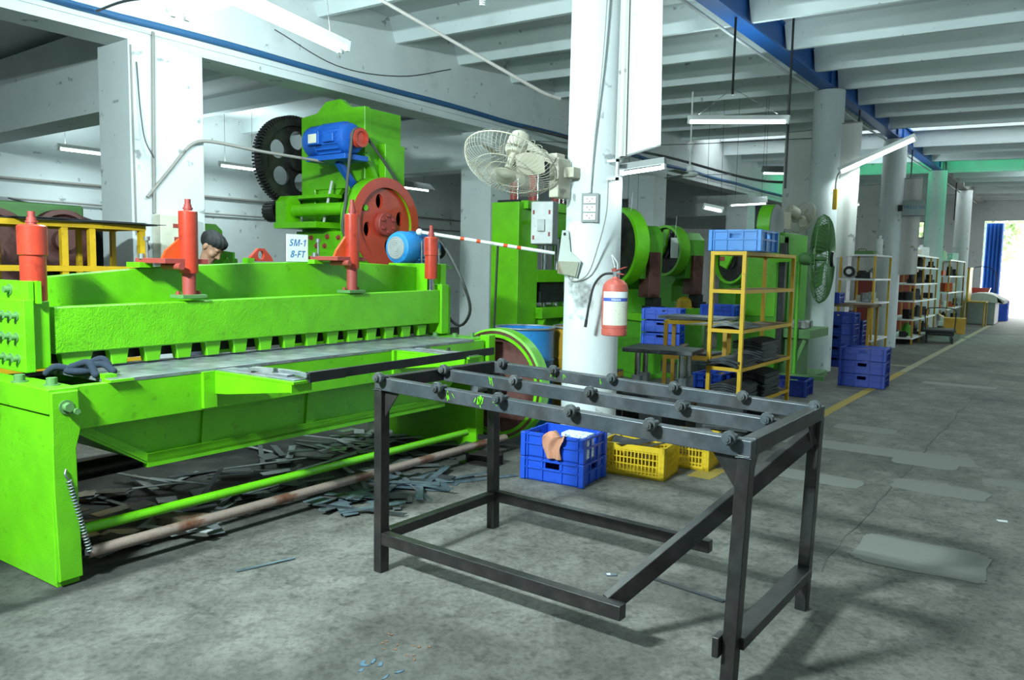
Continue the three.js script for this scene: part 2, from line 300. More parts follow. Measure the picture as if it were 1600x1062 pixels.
  for (const [a, b, k] of strips) part(roof, 'roof_light', tilt(XA - 0.1, XR + 0.25, 0.40, 0.004, a, b), new THREE.MeshPhysicalMaterial({ color: k === 'g' ? RGB(0.10, 0.75, 0.50) : RGB(0.92, 0.95, 0.95), roughness: 0.9, transmission: 0.6, thickness: 0, side: THREE.DoubleSide }));
  for (let i = -7; i < 22; i++) {
    const z = -6.25 - 1.28 * i; if (z > Z0 || z < Z1) continue; if (strips.some(([a, b]) => z < a + 0.05 && z > b - 0.05)) continue;
    for (const [x0, x1] of [[XA, XG - 0.09], [XG + 0.09, XR]]) part(roof, 'joist', joistGeo(x0, x1, z), M.joist);
  }
  function joistGeo(x0, x1, z) {          // tapered stem: narrow foot, wide head
    const P8 = (x) => [[x, yb(x), z - 0.03], [x, yb(x), z + 0.03], [x, yb(x) + 0.32, z + 0.16], [x, yb(x) + 0.32, z - 0.16]], A = P8(x0), B = P8(x1), v = [];
    const quad = (a, b, c, d) => v.push(...a, ...b, ...c, ...a, ...c, ...d);
    for (let k = 0; k < 4; k++) { const n = (k + 1) % 4; quad(A[k], B[k], B[n], A[n]); } quad(A[3], A[2], A[1], A[0]); quad(B[0], B[1], B[2], B[3]);
    const g = new THREE.BufferGeometry(); g.setAttribute('position', new THREE.BufferAttribute(new Float32Array(v), 3)); g.computeVertexNormals(); return [g];
  }
  // round columns and the blue girder on them
  const cols = [[1.6], [-5.6], [-12.5], [-17.6], [-23.3], [-29.0]].map((c) => c[0]);
  cols.forEach((z, i) => {
    const c = struct('column', [cy([XG, 0, z], [XG, 4.24, z], 0.232, 0.222, 40)], M.plaster, ['white round column behind the viewpoint', 'thick white column carrying the fan and fire extinguisher', 'white round column beside the caged green fan', 'white column behind the yellow tool rack', 'white column behind the platform trolley', 'white column nearest the gateway'][i]);
    part(c, 'bearing_plate', bx(XG - 0.14, XG + 0.14, 4.2, 4.26, z - 0.16, z + 0.16), M.maroon);
  });
  [[Z0, -5.6], [-5.6, -12.5], [-12.5, -17.6], [-17.6, -23.3], [-23.3, Z1]].forEach(([a, b], i) => {
    const m = i < 4 ? M.girderBlue : M.grey, g = struct('girder', null, null, ['blue steel girder over the thick white column', 'bright blue steel girder running above the hanging tube lamp', 'blue steel girder beyond the second column', 'dull blue girder by the green roof light', 'pale girder reaching the gable wall'][i]);
    part(g, 'web', bx(XG - 0.055, XG + 0.055, 4.27, 4.58, b + 0.01, a - 0.01), m); part(g, 'bottom_flange', bx(XG - 0.10, XG + 0.10, 4.25, 4.28, b + 0.01, a - 0.01), m);
    part(g, 'top_flange', bx(XG - 0.10, XG + 0.10, 4.56, 4.60, b + 0.01, a - 0.01), m); for (let k = 0; k < 2; k++) part(g, 'stiffener', bx(XG - 0.09, XG + 0.09, 4.27, 4.57, b + 0.25 + k * (a - b - 0.6), b + 0.29 + k * (a - b - 0.6)), m);
    part(g, 'cable_pipe', tube([[XG - 0.14, 4.22, a - 0.3], [XG - 0.14, 4.19, (a + b) / 2], [XG - 0.14, 4.22, b + 0.3]], 0.018, 6, 6), M.conduitPale);
  });
  // gateway door leaf of blue folded sheet, yard and trees outside
  const door = struct('door_1', null, null, 'blue folded sheet gate leaf standing half open'); door.userData.category = 'gate';
  const dz = Z1 - 0.35; for (let k = 0; k < 5; k++) part(door, 'panel', prism([[-3.14 + k * 0.12, dz], [-3.10 + k * 0.12, dz + 0.05], [-3.06 + k * 0.12, dz + 0.05], [-3.02 + k * 0.12, dz], [-3.02 + k * 0.12, dz - 0.02], [-3.14 + k * 0.12, dz - 0.02]], 0.05, 3.5, 'y'), M.blue);
  part(door, 'rail', [bx(-3.14, -2.52, 1.7, 1.76, dz - 0.05, dz - 0.02), bx(-3.14, -2.52, 0.3, 0.36, dz - 0.05, dz - 0.02), bx(-3.14, -2.52, 3.2, 3.26, dz - 0.05, dz - 0.02)], M.blue);
  struct('ground', [bx(-30, 30, -0.3, -0.02, -95, Z1 - 0.31)], mt(RGB(0.62, 0.60, 0.56), 0.9, 0, T.concrete, 0.002), 'sunlit yard outside the gateway');
  const leafG = []; for (let i = 0; i < 500; i++) { const t = rr(0, 6.28), u = rr(-1, 1), q = Math.cbrt(rnd()), s = Math.sqrt(1 - u * u); const g = bare(new THREE.PlaneGeometry(0.34, 0.24)); g.rotateX(rr(0, 3)).rotateY(rr(0, 6)).rotateZ(rr(0, 3)).translate(1.6 * q * s * Math.cos(t), 3.4 + 1.7 * q * u, 1.6 * q * s * Math.sin(t)); leafG.push(g); }
  const crown = join(leafG), leafM = new THREE.MeshPhysicalMaterial({ color: RGB(0.28, 0.40, 0.18), roughness: 0.8, side: THREE.DoubleSide, transmission: 0.3, thickness: 0 });
  [[-4.4, -50, 1.2], [-1.6, -58, 1.0], [-8.6, -57, 1.5], [-0.6, -66, 1.3], [3.5, -56, 1.2]].forEach(([x, z, s], i) => {
    const t = thing('tree', ['leafy tree just past the gate leaf', 'small leafy tree in the middle of the gateway', 'tall leafy tree hidden behind the gate leaf', 'distant leafy tree beyond the yard', 'leafy tree at the far side of the yard'][i], 'tree', [x, 0, z], i, 'trees outside the gateway'); t.scale.setScalar(s);
    part(t, 'foliage', crown, leafM); part(t, 'trunk', tube([[0, -0.05, 0], [0.06, 1.4, 0.05], [-0.05, 2.6, 0], [0.1, 3.8, 0.1]], 0.1, 8), M.wood);
  });
}

// ---------------------------------------------------------------- tube lamps
function tubeLamp(label, p0, p1, o = {}) {
  const a = vv(p0), b = vv(p1), mid = a.clone().add(b).multiplyScalar(0.5), L = a.distanceTo(b), ax = b.clone().sub(a).normalize();
  const down = vv(o.dir || [0, -1, 0]).clone().normalize(); down.addScaledVector(ax, -down.dot(ax)).normalize();
  const side = down.clone().cross(ax).normalize(), n = o.twin ? 2 : 1;
  const t = thing('tube_lamp', label, 'lamp', [mid.x, mid.y, mid.z], 0, o.group || 'fluorescent tube lamps');
  const at = (u, s, d) => V(0, 0, 0).addScaledVector(ax, u).addScaledVector(side, s).addScaledVector(down, d);
  const box = (u0, u1, s0, s1, d0, d1) => { const g = bare(new THREE.BoxGeometry(u1 - u0, s1 - s0, d1 - d0)).translate((u0 + u1) / 2, (s0 + s1) / 2, (d0 + d1) / 2); return g.applyMatrix4(new THREE.Matrix4().makeBasis(ax, side, down)); };
  const gap = 0.055;
  part(t, 'batten', box(-L / 2, L / 2, -0.022 - (n - 1) * gap, 0.022 + (n - 1) * gap, -0.075, -0.028), o.dull ? M.grey : M.white);
  if (o.hood) part(t, 'reflector', [-1, 1].map((s) => { const g = box(-L / 2, L / 2, -0.09, 0.09, -0.003, 0.003); const q = new THREE.Quaternion().setFromAxisAngle(ax, s * 0.7); return g.applyQuaternion(q).translate(side.x * s * 0.09 - down.x * 0.06, side.y * s * 0.09 - down.y * 0.06, side.z * s * 0.09 - down.z * 0.06); }), M.grey);
  for (let k = 0; k < n; k++) {
    const s = n > 1 ? (k ? gap : -gap) : 0;
    part(t, 'fluorescent_tube', [cy(at(-L / 2 + 0.03, s, 0), at(L / 2 - 0.03, s, 0), 0.0155, 0.0155, 12)], M.tube);
    for (const e of [-1, 1]) part(t, 'lamp_holder', [box(e * (L / 2 - 0.015) - 0.014, e * (L / 2 - 0.015) + 0.014, s - 0.018, s + 0.018, -0.04, 0.018)], M.white);
    if (o.power !== 0) {
      const li = new THREE.RectAreaLight(TUBE_COLOR, TUBE_NITS * (o.power || 1), L - 0.08, 0.05), ld = down.clone().addScaledVector(side, (o.splay || 0) * (k ? 1 : -1)).normalize();
      const c = at(0, s, 0).addScaledVector(ld, 0.02), zax = ld.clone().negate(), yax = zax.clone().cross(ax).normalize();
      li.position.copy(c); li.quaternion.setFromRotationMatrix(new THREE.Matrix4().makeBasis(ax, yax, zax)); li.castShadow = true; t.add(li);
    }
  }
  if (o.up) { const li = new THREE.RectAreaLight(TUBE_COLOR, TUBE_NITS * o.up, L - 0.08, 0.09), z = down.clone(), y = z.clone().cross(ax).normalize(); li.position.copy(at(0, 0, -0.085)); li.quaternion.setFromRotationMatrix(new THREE.Matrix4().makeBasis(ax, y, z)); li.castShadow = true; t.add(li); }  // upward light added above the batten to brighten the ceiling
  if (o.top === 'roof') o.top = 4.40 - 0.027 * (mid.x + 7.5) + 0.31;
  const hang = o.top ? [[-L * 0.35, mid.x - ax.x * L * 0.35, o.top, mid.z - ax.z * L * 0.35], [L * 0.35, mid.x + ax.x * L * 0.35, o.top, mid.z + ax.z * L * 0.35]] : [];
  for (const h of [...(o.wires || []), ...hang]) part(t, 'hanging_wire', [cy(at(h[0], 0, -0.07), V(h[1] - mid.x, h[2] - mid.y, h[3] - mid.z), 0.003, 0.003, 5)], M.cable);
  return t;
}
tubeLamp('bare twin tube lamp hung across the hall, touching the other bright pair', [-5.5, 3.29, -3.27], [-4.27, 3.31, -3.27], { twin: true, splay: 2.0, power: 2.0, up: 1.2, wires: [[-0.4, -5.3, 4.35, -3.27], [0.4, -4.5, 4.3, -3.27]] });
tubeLamp('brightest bare twin tube lamp hung over the shearing machine, along the hall', [-5.5, 3.55, -3.62], [-5.5, 3.41, -4.86], { twin: true, splay: 2.0, power: 2.0, up: 1.2, wires: [[-0.45, -5.5, 4.35, -3.8], [0.45, -5.5, 4.35, -4.6]] });
tubeLamp('tube lamp hung over the aisle behind the viewpoint', [-3.02, 3.5, 0.6], [-2.38, 3.5, 0.6], { twin: true, splay: 0.2, dir: [-0.1, -0.5, -0.85], power: 34, top: 'roof' });
tubeLamp('single tube lamp hung by wires between the blue girder and the far column', [-3.93, 3.26, -8.8], [-2.74, 3.15, -8.8], { power: 0.9, up: 0.5, wires: [[-0.5, -3.25, 3.5, -8.42], [0.5, -3.25, 3.5, -8.42]] });
tubeLamp('short tube lamp bracketed to the thick white column under the cloth banner', [-3.08, 2.27, -5.62], [-2.68, 2.30, -5.62], { power: 0.7, dull: true });
tubeLamp('tilted twin tube lamp on a yellow bracket at the second column', [-3.02, 2.98, -12.2], [-2.05, 3.42, -12.35], { twin: true, power: 0.9 });
{ const b = thing('lamp_bracket', 'bent yellow bracket holding the tilted lamp at the second column', 'bracket', [-3.06, 2.6, -12.22]); part(b, 'arm', [tube([[0, 0, 0.0], [0, 0.3, 0], [0.06, 0.42, 0], [0.95, 0.86, -0.12]], 0.016, 8, 6)], M.conduit); part(b, 'clamp', [bx(-0.04, 0.02, -0.15, 0.15, -0.03, 0.02, 0.005)], M.yellow); }
tubeLamp('small bright tube lamp on the side bay wall, beside the near pillar', [-11.6, 3.02, -5.05], [-11.6, 3.02, -5.75], { power: 2.2, up: 1.2, top: 4.06 });
tubeLamp('small bright tube lamp on the side bay wall behind the black gear wheel', [-11.6, 3.08, -7.55], [-11.6, 3.08, -8.3], { power: 2.2, up: 1.2, top: 4.06 });
tubeLamp('small tube lamp hung behind the red pulley of the geared press', [-10, 3.53, -10.15], [-10, 3.53, -10.75], { power: 2.0, up: 1.2, top: 4.06 });
tubeLamp('hooded tube lamp hung low behind the red flywheel', [-9.5, 2.83, -9.5], [-9.5, 2.83, -10.35], { power: 2.6, hood: true, top: 4.06 });
tubeLamp('hooded tube lamp high beside the banner of the second column', [-4.52, 3.17, -13.2], [-4.12, 3.15, -13.3], { power: 0.7, hood: true, top: 'roof' });
tubeLamp('hooded tube lamp hung low over the motor press', [-4.98, 2.63, -13.0], [-4.4, 2.66, -13.2], { power: 0.7, hood: true, top: 'roof' });
tubeLamp('small double tube lamp floating over the row of flywheels', [-5.42, 2.60, -12.9], [-5.12, 2.53, -13.05], { twin: true, power: 0.7, top: 'roof' });
tubeLamp('tiny tube lamp between the first two flywheels', [-6.62, 2.37, -12.33], [-6.41, 2.36, -12.45], { power: 0.7, top: 'roof' });
tubeLamp('tube lamp hung over the far storage racks', [-4.9, 3.2, -20.6], [-3.8, 3.2, -20.6], { power: 1.1, up: 1.0, top: 'roof' });
tubeLamp('tube lamp hung over the aisle near the gateway', [-1.0, 3.4, -25], [0.2, 3.4, -25], { power: 0.9, up: 1.0, top: 'roof' });
tubeLamp('added unseen twin tube lamp over the open aisle, filling the ceiling with light', [1.2, 3.6, -0.6], [2.4, 3.6, -0.6], { twin: true, splay: 0.6, dir: [-0.1, -0.1, -0.99], power: 0.5, up: 1.2, top: 'roof' });  // added fill lamps, this and the next two, brighten ceiling and joists
tubeLamp('added unseen bare twin tube lamp farther down the aisle, lighting the joists', [1.4, 3.6, -9.5], [2.6, 3.6, -9.5], { twin: true, splay: 1.5, power: 1.2, up: 2.2, top: 'roof' });
tubeLamp('added unseen bare twin tube lamp halfway to the gateway, lighting the joists', [1.4, 3.6, -16.5], [2.6, 3.6, -16.5], { twin: true, splay: 1.5, power: 1.2, up: 2.2, top: 'roof' });

// ---------------------------------------------------------------- sheet metal shearing machine (local x along the blade, z towards the aisle)
{
  const s = thing('shearing_machine', 'long lime green sheet metal shearing machine with red hold-down cylinders', 'machine', [-3.69, 0, -1.53], Math.PI / 2 + 2.5 * Math.PI / 180);
  // side frames
  const legProf = [[0.0, 0.80], [0.0, 0.66], [0.0, 0.47], [0.0, 0.0], [-1.15, 0.0], [-1.0, 0.45], [-1.05, 0.66], [-1.05, 0.80]];
  const ll = part(s, 'leg', [prism(legProf, 0.005, 0.115, 'x', [], 0.006)], M.green);
  part(ll, 'cap_block', [bx(-0.004, 0.135, 0.802, 0.918, -0.55, 0.004, 0.006), bx(0.0, 0.12, 0.80, 0.915, -1.05, -0.55, 0.004)], M.green);
  part(ll, 'end_plate', [prism([[0.0, 0.905], [0.118, 0.905], [0.124, 0.72], [0.102, 0.64], [0.104, 0.45], [0.114, 0.03], [0.01, 0.03], [-0.002, 0.45], [-0.002, 0.64], [0.0, 0.72]], 0.004, 0.03, 'z', [], 0.004)], M.green);
  part(ll, 'bolt', [...hexBolt([0.062, 0.835, 0.03], [0, 0, 1], 0.022, 0.035), cy([0.09, 0.815, 0.03], [0.09, 0.815, 0.075], 0.014)], M.greenDull);
  for (const [x, z] of [[0.03, -0.33], [0.075, -0.12]]) part(ll, 'bolt', hexBolt([x, 0.918, z], [0, 1, 0], 0.024, 0.035), M.greenDull);
  const rl = part(s, 'leg', [prism(legProf.map(([z, y]) => [z - 0.1, y]), 3.36, 3.47, 'x', [], 0.006)], M.green);
  part(rl, 'cap_block', [bx(3.2, 3.5, 0.802, 0.925, -0.62, -0.09, 0.005)], M.green);
  part(rl, 'end_post', [bx(3.385, 3.475, 0.72, 0.95, -0.09, 0.0, 0.004)], M.green);
  for (const [x, z] of [[3.25, -0.45], [3.32, -0.3], [3.42, -0.2]]) part(rl, 'bolt', hexBolt([x, 0.925, z], [0, 1, 0], 0.022, 0.03), M.greenDull);
  // upper side plates with bolts
  const sp = part(s, 'side_plate', [bx(0.09, 0.14, 0.945, 1.30, -1.05, -0.40, 0.006), bx(0.12, 0.15, 1.29, 1.39, -1.05, -0.42, 0.004), bx(0.155, 0.175, 1.28, 1.39, -0.5, -0.4)], M.green);
  for (let r = 0; r < 3; r++) for (let c = 0; c < 3; c++) part(sp, 'bolt', hexBolt([0.09, 1.22 - r * 0.105, -0.47 - c * 0.075 - (r % 2) * 0.01], [-1, 0, 0], 0.015, 0.028), M.greenDull);
  part(sp, 'bolt', hexBolt([0.12, 1.345, -0.6], [-1, 0, 0], 0.018, 0.03), M.greenDull);
  part(s, 'side_plate', [bx(3.33, 3.40, 0.93, 1.52, -1.05, -0.46, 0.006), bx(3.40, 3.46, 0.93, 1.33, -0.62, -0.46, 0.004)], M.green);
  // bed
  const bed = part(s, 'bed_beam', [bx(0.117, 3.36, 0.708, 0.915, -0.075, -0.03, 0.005), bx(0.117, 3.36, 0.70, 0.73, -0.5, -0.075)], M.green);
  part(bed, 'table_top', [bx(0.30, 3.22, 0.908, 0.928, -0.52, -0.028, 0.003)], M.steel, 'bare grey steel table top');
  part(bed, 'lower_blade', [bx(0.28, 3.25, 0.87, 0.936, -0.56, -0.523)], M.chrome);
  for (const x of [0.79, 2.27]) part(bed, 'bracket_plate', [bx(x, x + 0.08, 0.72, 0.915, -0.03, -0.008)], M.green);
  part(bed, 'stop_lug', [bx(0.3, 0.36, 0.916, 0.945, -0.14, -0.08), bx(0.29, 0.41, 0.914, 0.926, -0.09, -0.01)], M.green);
  // hold-down beam with teeth
  const hd = part(s, 'hold_down_beam', [prism([[0.255, 1.02], [3.30, 1.03], [3.30, 1.305], [0.255, 1.258]], -0.53, -0.45, 'z', [], 0.006)], mt(RGB(0.135, 0.52, 0.003), 0.36, 0, T.paint, 0.006, { clearcoat: 0.3, clearcoatRoughness: 0.3 }));
  for (let k = 0; k < 15; k++) { const x = k ? 0.595 + (k - 1) * 0.1935 : 0.37, w = k ? 0.055 : 0.085; part(hd, 'hold_down_foot', [prism([[x - w, 1.024], [x + w, 1.024], [x + w * 0.72, 0.94], [x - w * 0.72, 0.94]], -0.525, -0.47, 'z', [], 0.003)], M.green); }
  part(s, 'upper_blade', [prism([[0.26, 0.962], [3.28, 0.945], [3.28, 1.12], [0.26, 1.13]], -0.60, -0.565)], M.millSteel); part(s, 'blade_holder', [bx(0.3, 3.3, 1.0, 1.14, -0.72, -0.60)], M.green);
  // ram beam behind
  const ram = part(s, 'ram_beam', [prism([[0.34, 1.12], [3.36, 1.12], [3.36, 1.49], [2.53, 1.522], [1.71, 1.50], [0.97, 1.464], [0.34, 1.403]], -0.80, -0.73, 'z', [], 0.005), bx(0.34, 3.36, 1.10, 1.14, -0.98, -0.73)], M.green);
  for (const x of [0.9, 1.6, 2.3, 3.0]) part(ram, 'rib', [bx(x, x + 0.03, 1.14, 1.42, -0.95, -0.8)], M.green);
  const lug = part(ram, 'lifting_lug', [prism([[1.66, 1.51], [1.865, 1.51], [1.845, 1.545], [1.79, 1.597], [1.74, 1.597], [1.685, 1.545]], -0.785, -0.76, 'z', [{ c: [1.762, 1.552], r: 0.026, r2: 0.03 }])], M.red, 'red lifting lug with a round hole');
  part(lug, 'lug_base', [bx(1.64, 1.69, 1.495, 1.53, -0.8, -0.74)], M.green);
  // corner posts and hydraulic hold-downs
  part(s, 'corner_post', [bx(0.128, 0.225, 0.955, 1.29, -0.57, -0.43, 0.006)], M.green);
  part(s, 'corner_post', [bx(3.305, 3.40, 0.94, 1.35, -0.57, -0.43, 0.006)], M.green);
  const cylinder = (x, r, y0, y1, yTop, stem, gus) => {
    const c = part(s, 'hold_down_cylinder', [lathe([[0, y0], [r * 0.96, y0], [r, y0 + 0.01], [r, y1 - 0.15 * (stem ? 0 : 1) - 0.002], ...(stem ? [] : [[r * 1.14, y1 - 0.147], [r * 1.14, y1 - 0.008]]), [r * 0.95, y1], [0, y1]], [x, 0, -0.49], [0, 1, 0], 28)], M.red);
    part(c, 'bleed_cap', [cy([x, y1, -0.49], [x, y1 + (yTop - y1) * 0.55, -0.49], 0.024, 0.022, 10), cy([x, y1 + (yTop - y1) * 0.5, -0.49], [x, yTop, -0.49], 0.017, 0.017, 6), cy([x, y1 + (yTop - y1) * 0.15, -0.49], [x, y1 + (yTop - y1) * 0.3, -0.49], 0.028, 0.028, 6)], M.redDull);
    if (stem) {
      part(c, 'piston_rod', [cy([x, stem, -0.49], [x, y0, -0.49], r * 0.72, r * 0.72, 20)], M.redDull);
      const b = part(c, 'base_plate', [bx(x - 0.08, x + 0.08, stem - 0.01, stem + 0.012, -0.56, -0.43, 0.003)], M.greenDull);
      for (const e of [-1, 1]) part(c, 'bolt', hexBolt([x + e * 0.066, stem + 0.012, -0.5], [0, 1, 0], 0.011, 0.02), M.redDull);
    }
    if (gus) {
      part(c, 'gusset', [prism([[x - r * 0.9, y1 - 0.16], [x - r * 0.9, y0 + 0.08], [x - 0.16, y0 + 0.08], [x - 0.135, y0 + 0.13]], -0.52, -0.5)], M.orange, 'bright orange triangular gusset');
      part(c, 'mounting_arm', [bx(x - 0.17, x + 0.11, y0 + 0.055, y0 + 0.085, -0.76, -0.46, 0.003), cy([x - 0.09, y0 + 0.04, -0.6], [x - 0.09, y0 + 0.04, -0.42], 0.02)], M.redDull);
      part(c, 'adjusting_screw', [cy([x - 0.13, y0 + 0.08, -0.7], [x - 0.13, y0 + 0.2, -0.7], 0.008), cy([x - 0.13, y0 + 0.185, -0.7], [x - 0.13, y0 + 0.21, -0.7], 0.017, 0.017, 6), cy([x - 0.165, y0 + 0.08, -0.7], [x - 0.165, y0 + 0.11, -0.7], 0.017, 0.017, 6)], M.steel);
      part(c, 'pad', [bx(x - 0.2, x - 0.12, y0 + 0.03, y0 + 0.06, -0.8, -0.66)], M.green);
    }
  };
  cylinder(0.182, 0.058, 1.29, 1.665, 1.73, 0, false);
  cylinder(1.035, 0.053, 1.43, 1.79, 1.86, 1.295, true);
  cylinder(2.345, 0.053, 1.47, 1.86, 1.965, 1.305, true);
  cylinder(3.235, 0.052, 1.395, 1.735, 1.83, 0, false);
  part(s, 'piston_rod', [cy([3.235, 1.30, -0.49], [3.235, 1.4, -0.49], 0.03)], M.chrome);
  // number board standing on the ram beam
  const nb = part(s, 'number_board', [bx(1.955, 2.145, 1.512, 1.705, -0.735, -0.728)], M.white, 'white number board reading SM-1 8-FT');
  printed(nb, 'lettering', 0.186, 0.19, textTex(256, 262, '#e8eceb', (x) => { x.fillStyle = '#2a78b8'; x.font = 'italic bold 92px sans-serif'; x.textAlign = 'center'; x.fillText('SM-1', 128, 112); x.fillText('8-FT', 124, 222); }), m4(2.05, 1.608, -0.7275));
  // front support arms with gauge bar
  for (const x of [0.86, 2.30]) {
    const a = part(s, 'support_arm', [prism([[-0.03, 0.905], [0.60, 0.905], [0.60, 0.862], [0.10, 0.80], [-0.03, 0.79]], x, x + 0.012, 'x'), bx(x, x + 0.15, 0.902, 0.915, -0.03, 0.62), bx(x, x + 0.13, 0.86, 0.905, 0.595, 0.605)], M.green);
    part(a, 'slide_strip', [bx(x + 0.02, x + 0.13, 0.915, 0.922, -0.02, 0.60, 0.002)], M.steel);
    part(a, 'slotted_plate', [bx(x + 0.06, x + 0.11, 0.922, 0.934, 0.1, 0.5, 0.002)], M.steel);
    for (const z of [0.2, 0.38]) part(a, 'bolt', hexBolt([x + 0.085, 0.934, z], [0, 1, 0], 0.012, 0.022), M.chrome);
  }
  part(s, 'gauge_bar', [bar([0.95, 0.93, 0.62], [2.62, 0.93, 0.585], 0.012, 0.05, 0.002), bar([0.95, 0.93, 0.62], [1.2, 0.93, 0.615], 0.03, 0.052, 0.002)], M.dark, 'dark flat gauge bar across the arms');
  part(s, 'gauge_hook', [prism([[0.90, 0.22], [0.96, 0.2], [0.99, 0.4], [0.985, 0.52], [0.95, 0.63], [0.93, 0.635], [0.955, 0.5], [0.955, 0.4]], 0.934, 0.95, 'y')], M.steel);
  // hopper below the bed
  const hop = part(s, 'scrap_hopper', [prism([[0.18, 0.70], [0.52, 0.50], [2.95, 0.48], [3.22, 0.70]], -0.14, -0.13), prism([[0.52, 0.51], [2.95, 0.49], [2.95, 0.44], [0.52, 0.46]], -0.15, -0.10), bar([0.19, 0.69, -0.55], [0.53, 0.47, -0.55], 0.9, 0.012), bar([0.53, 0.47, -0.55], [2.95, 0.45, -0.55], 0.9, 0.012)], M.green);
  part(hop, 'lip', [bar([0.18, 0.70, -0.12], [0.53, 0.48, -0.12], 0.03, 0.05), bar([0.52, 0.475, -0.12], [2.95, 0.455, -0.12], 0.04, 0.07)], M.green);
  for (const x of [0.86, 1.6, 2.3]) part(hop, 'rib', [prism([[x, 0.70], [x + 0.32, 0.70], [x + 0.02, 0.49], [x - 0.02, 0.49]], -0.125, -0.115)], M.green);
  part(s, 'rear_slide', [bar([1.74, 0.90, -0.62], [1.74, 0.42, -1.02], 3.2, 0.01)], M.millSteel); part(s, 'rocker_shaft', [cy([0.115, 0.30, -0.8], [3.36, 0.30, -0.86], 0.055)], M.grease);
  // foot pedal bars and springs
  part(s, 'pedal_bar', [cy([0.16, 0.115, -0.02], [3.42, 0.13, 0.15], 0.028, 0.028, 16)], mt(RGB(0.42, 0.32, 0.29), 0.4, 0.3, T.rust, 0.001), 'worn red and white foot pedal bar');
  part(s, 'link_bar', [cy([0.18, 0.20, -0.12], [3.15, 0.19, -0.04], 0.026, 0.026, 14)], M.green);
  const coil = []; for (let i = 0; i <= 130; i++) { const t = i / 130, a = i * 1.15; coil.push([0.055 + 0.085 * t + 0.011 * Math.cos(a), 0.50 - 0.36 * t, 0.045 + 0.011 * Math.sin(a)]); }
  part(s, 'return_spring', [tube(coil, 0.0042, 5, 1), tube([[0.05, 0.55, 0.035], [0.04, 0.53, 0.045], [0.055, 0.5, 0.045]], 0.005, 6)], M.steel);
  part(s, 'pedal_arm', [bar([0.15, 0.115, -0.02], [0.15, 0.06, -0.5], 0.03, 0.04), bar([0.13, 0.14, 0.04], [0.16, 0.115, -0.03], 0.02, 0.03), bar([3.40, 0.13, 0.14], [3.40, 0.06, -0.5], 0.03, 0.04)], M.dark);
  // flywheel at the far end
  const fx = 3.58, fy = 0.52, fz = -0.08;
  const fw = part(s, 'flywheel', [lathe([[0.455, 0], [0.47, 0.01], [0.47, 0.125], [0.455, 0.135], [0.40, 0.135], [0.40, 0.0], [0.455, 0]], [fx, fy, fz], [1, 0, 0], 56)], M.green);
  part(fw, 'wheel_disc', [lathe([[0, 0.045], [0.40, 0.045], [0.40, 0.085], [0, 0.085]], [fx, fy, fz], [1, 0, 0], 48), lathe([[0.395, 0.004], [0.452, -0.003], [0.452, 0.0], [0.395, 0.01]], [fx, fy, fz], [1, 0, 0], 56)], M.maroon, 'dull red flywheel face');
  part(fw, 'hub', [lathe([[0, -0.10], [0.055, -0.10], [0.075, -0.06], [0.115, -0.04], [0.115, 0.1], [0, 0.1]], [fx, fy, fz], [1, 0, 0], 24)], M.grease);
  part(s, 'drive_shaft', [cy([3.3, fy, fz], [3.75, fy, fz], 0.04)], M.steel);
  // motor on its stand
  const mx = 3.48, my = 1.655, mz = -1.1, mo = part(s, 'motor', [lathe([[0, 0], [0.10, 0.0], [0.135, 0.015], [0.15, 0.05], [0.15, 0.15], [0.142, 0.16], [0.142, 0.44], [0.13, 0.47], [0, 0.48]], [mx, my, mz], [1, 0, 0], 32)], M.skyBlue, 'bright blue electric motor');
  part(mo, 'fan_grille', [lathe([[0, -0.004], [0.10, -0.004], [0.10, 0.004], [0, 0.004]], [mx, my, mz], [1, 0, 0], 28), ...[0.03, 0.05, 0.07, 0.09].map((r) => ring([mx - 0.004, my, mz], [1, 0, 0], r, 0.003, 24, 5))], M.grey);
  part(mo, 'cooling_fins', Array.from({ length: 22 }, (_, i) => { const a = i / 22 * 6.283, c = Math.cos(a), q = Math.sin(a); return bar([mx + 0.17, my + 0.147 * c, mz + 0.147 * q], [mx + 0.43, my + 0.147 * c, mz + 0.147 * q], 0.006, 0.022); }), M.skyBlue);
  part(mo, 'pulley', [lathe([[0, 0.5], [0.09, 0.5], [0.09, 0.52], [0.075, 0.535], [0.09, 0.55], [0.075, 0.565], [0.09, 0.58], [0.09, 0.6], [0, 0.6]], [mx, my, mz], [1, 0, 0], 24), cy([mx + 0.45, my, mz], [mx + 0.6, my, mz], 0.025)], M.dark);
  part(mo, 'drive_belt', [tube([[4.03, my + 0.09, mz], [4.03, my, mz - 0.1], [4.03, 1.2, mz + 0.02], [4.03, 0.95, mz + 0.3], [4.03, 1.1, mz + 0.42], [4.03, my, mz + 0.13]], 0.014, 6, 8, true)], M.belt);
  const std = part(s, 'motor_stand', [bar([3.2, 1.49, mz + 0.12], [4.1, 1.49, mz + 0.12], 0.05, 0.03), bar([3.2, 1.49, mz - 0.12], [4.1, 1.49, mz - 0.12], 0.05, 0.03), bar([3.42, 1.15, -0.95], [3.98, 1.46, -0.97], 0.05, 0.06)], M.greenDull);
  for (const [a, b] of [[[3.9, 1.46, -0.95], [4.05, 0.02, -0.75]], [[3.9, 1.46, -0.98], [3.72, 0.02, -0.62]], [[3.95, 1.46, -1.2], [4.2, 0.02, -1.35]]]) part(std, 'strut', [bar(a, b, 0.045, 0.03)], M.dark);
  for (const [x, y1, y2] of [[3.62, 1.72, 1.5], [3.86, 1.66, 1.6]]) part(std, 'tension_bolt', [cy([x, 1.42, -0.92], [x, y1, -0.92], 0.01), cy([x, y2, -0.92], [x, y2 + 0.03, -0.92], 0.021, 0.021, 6)], M.chrome);
}
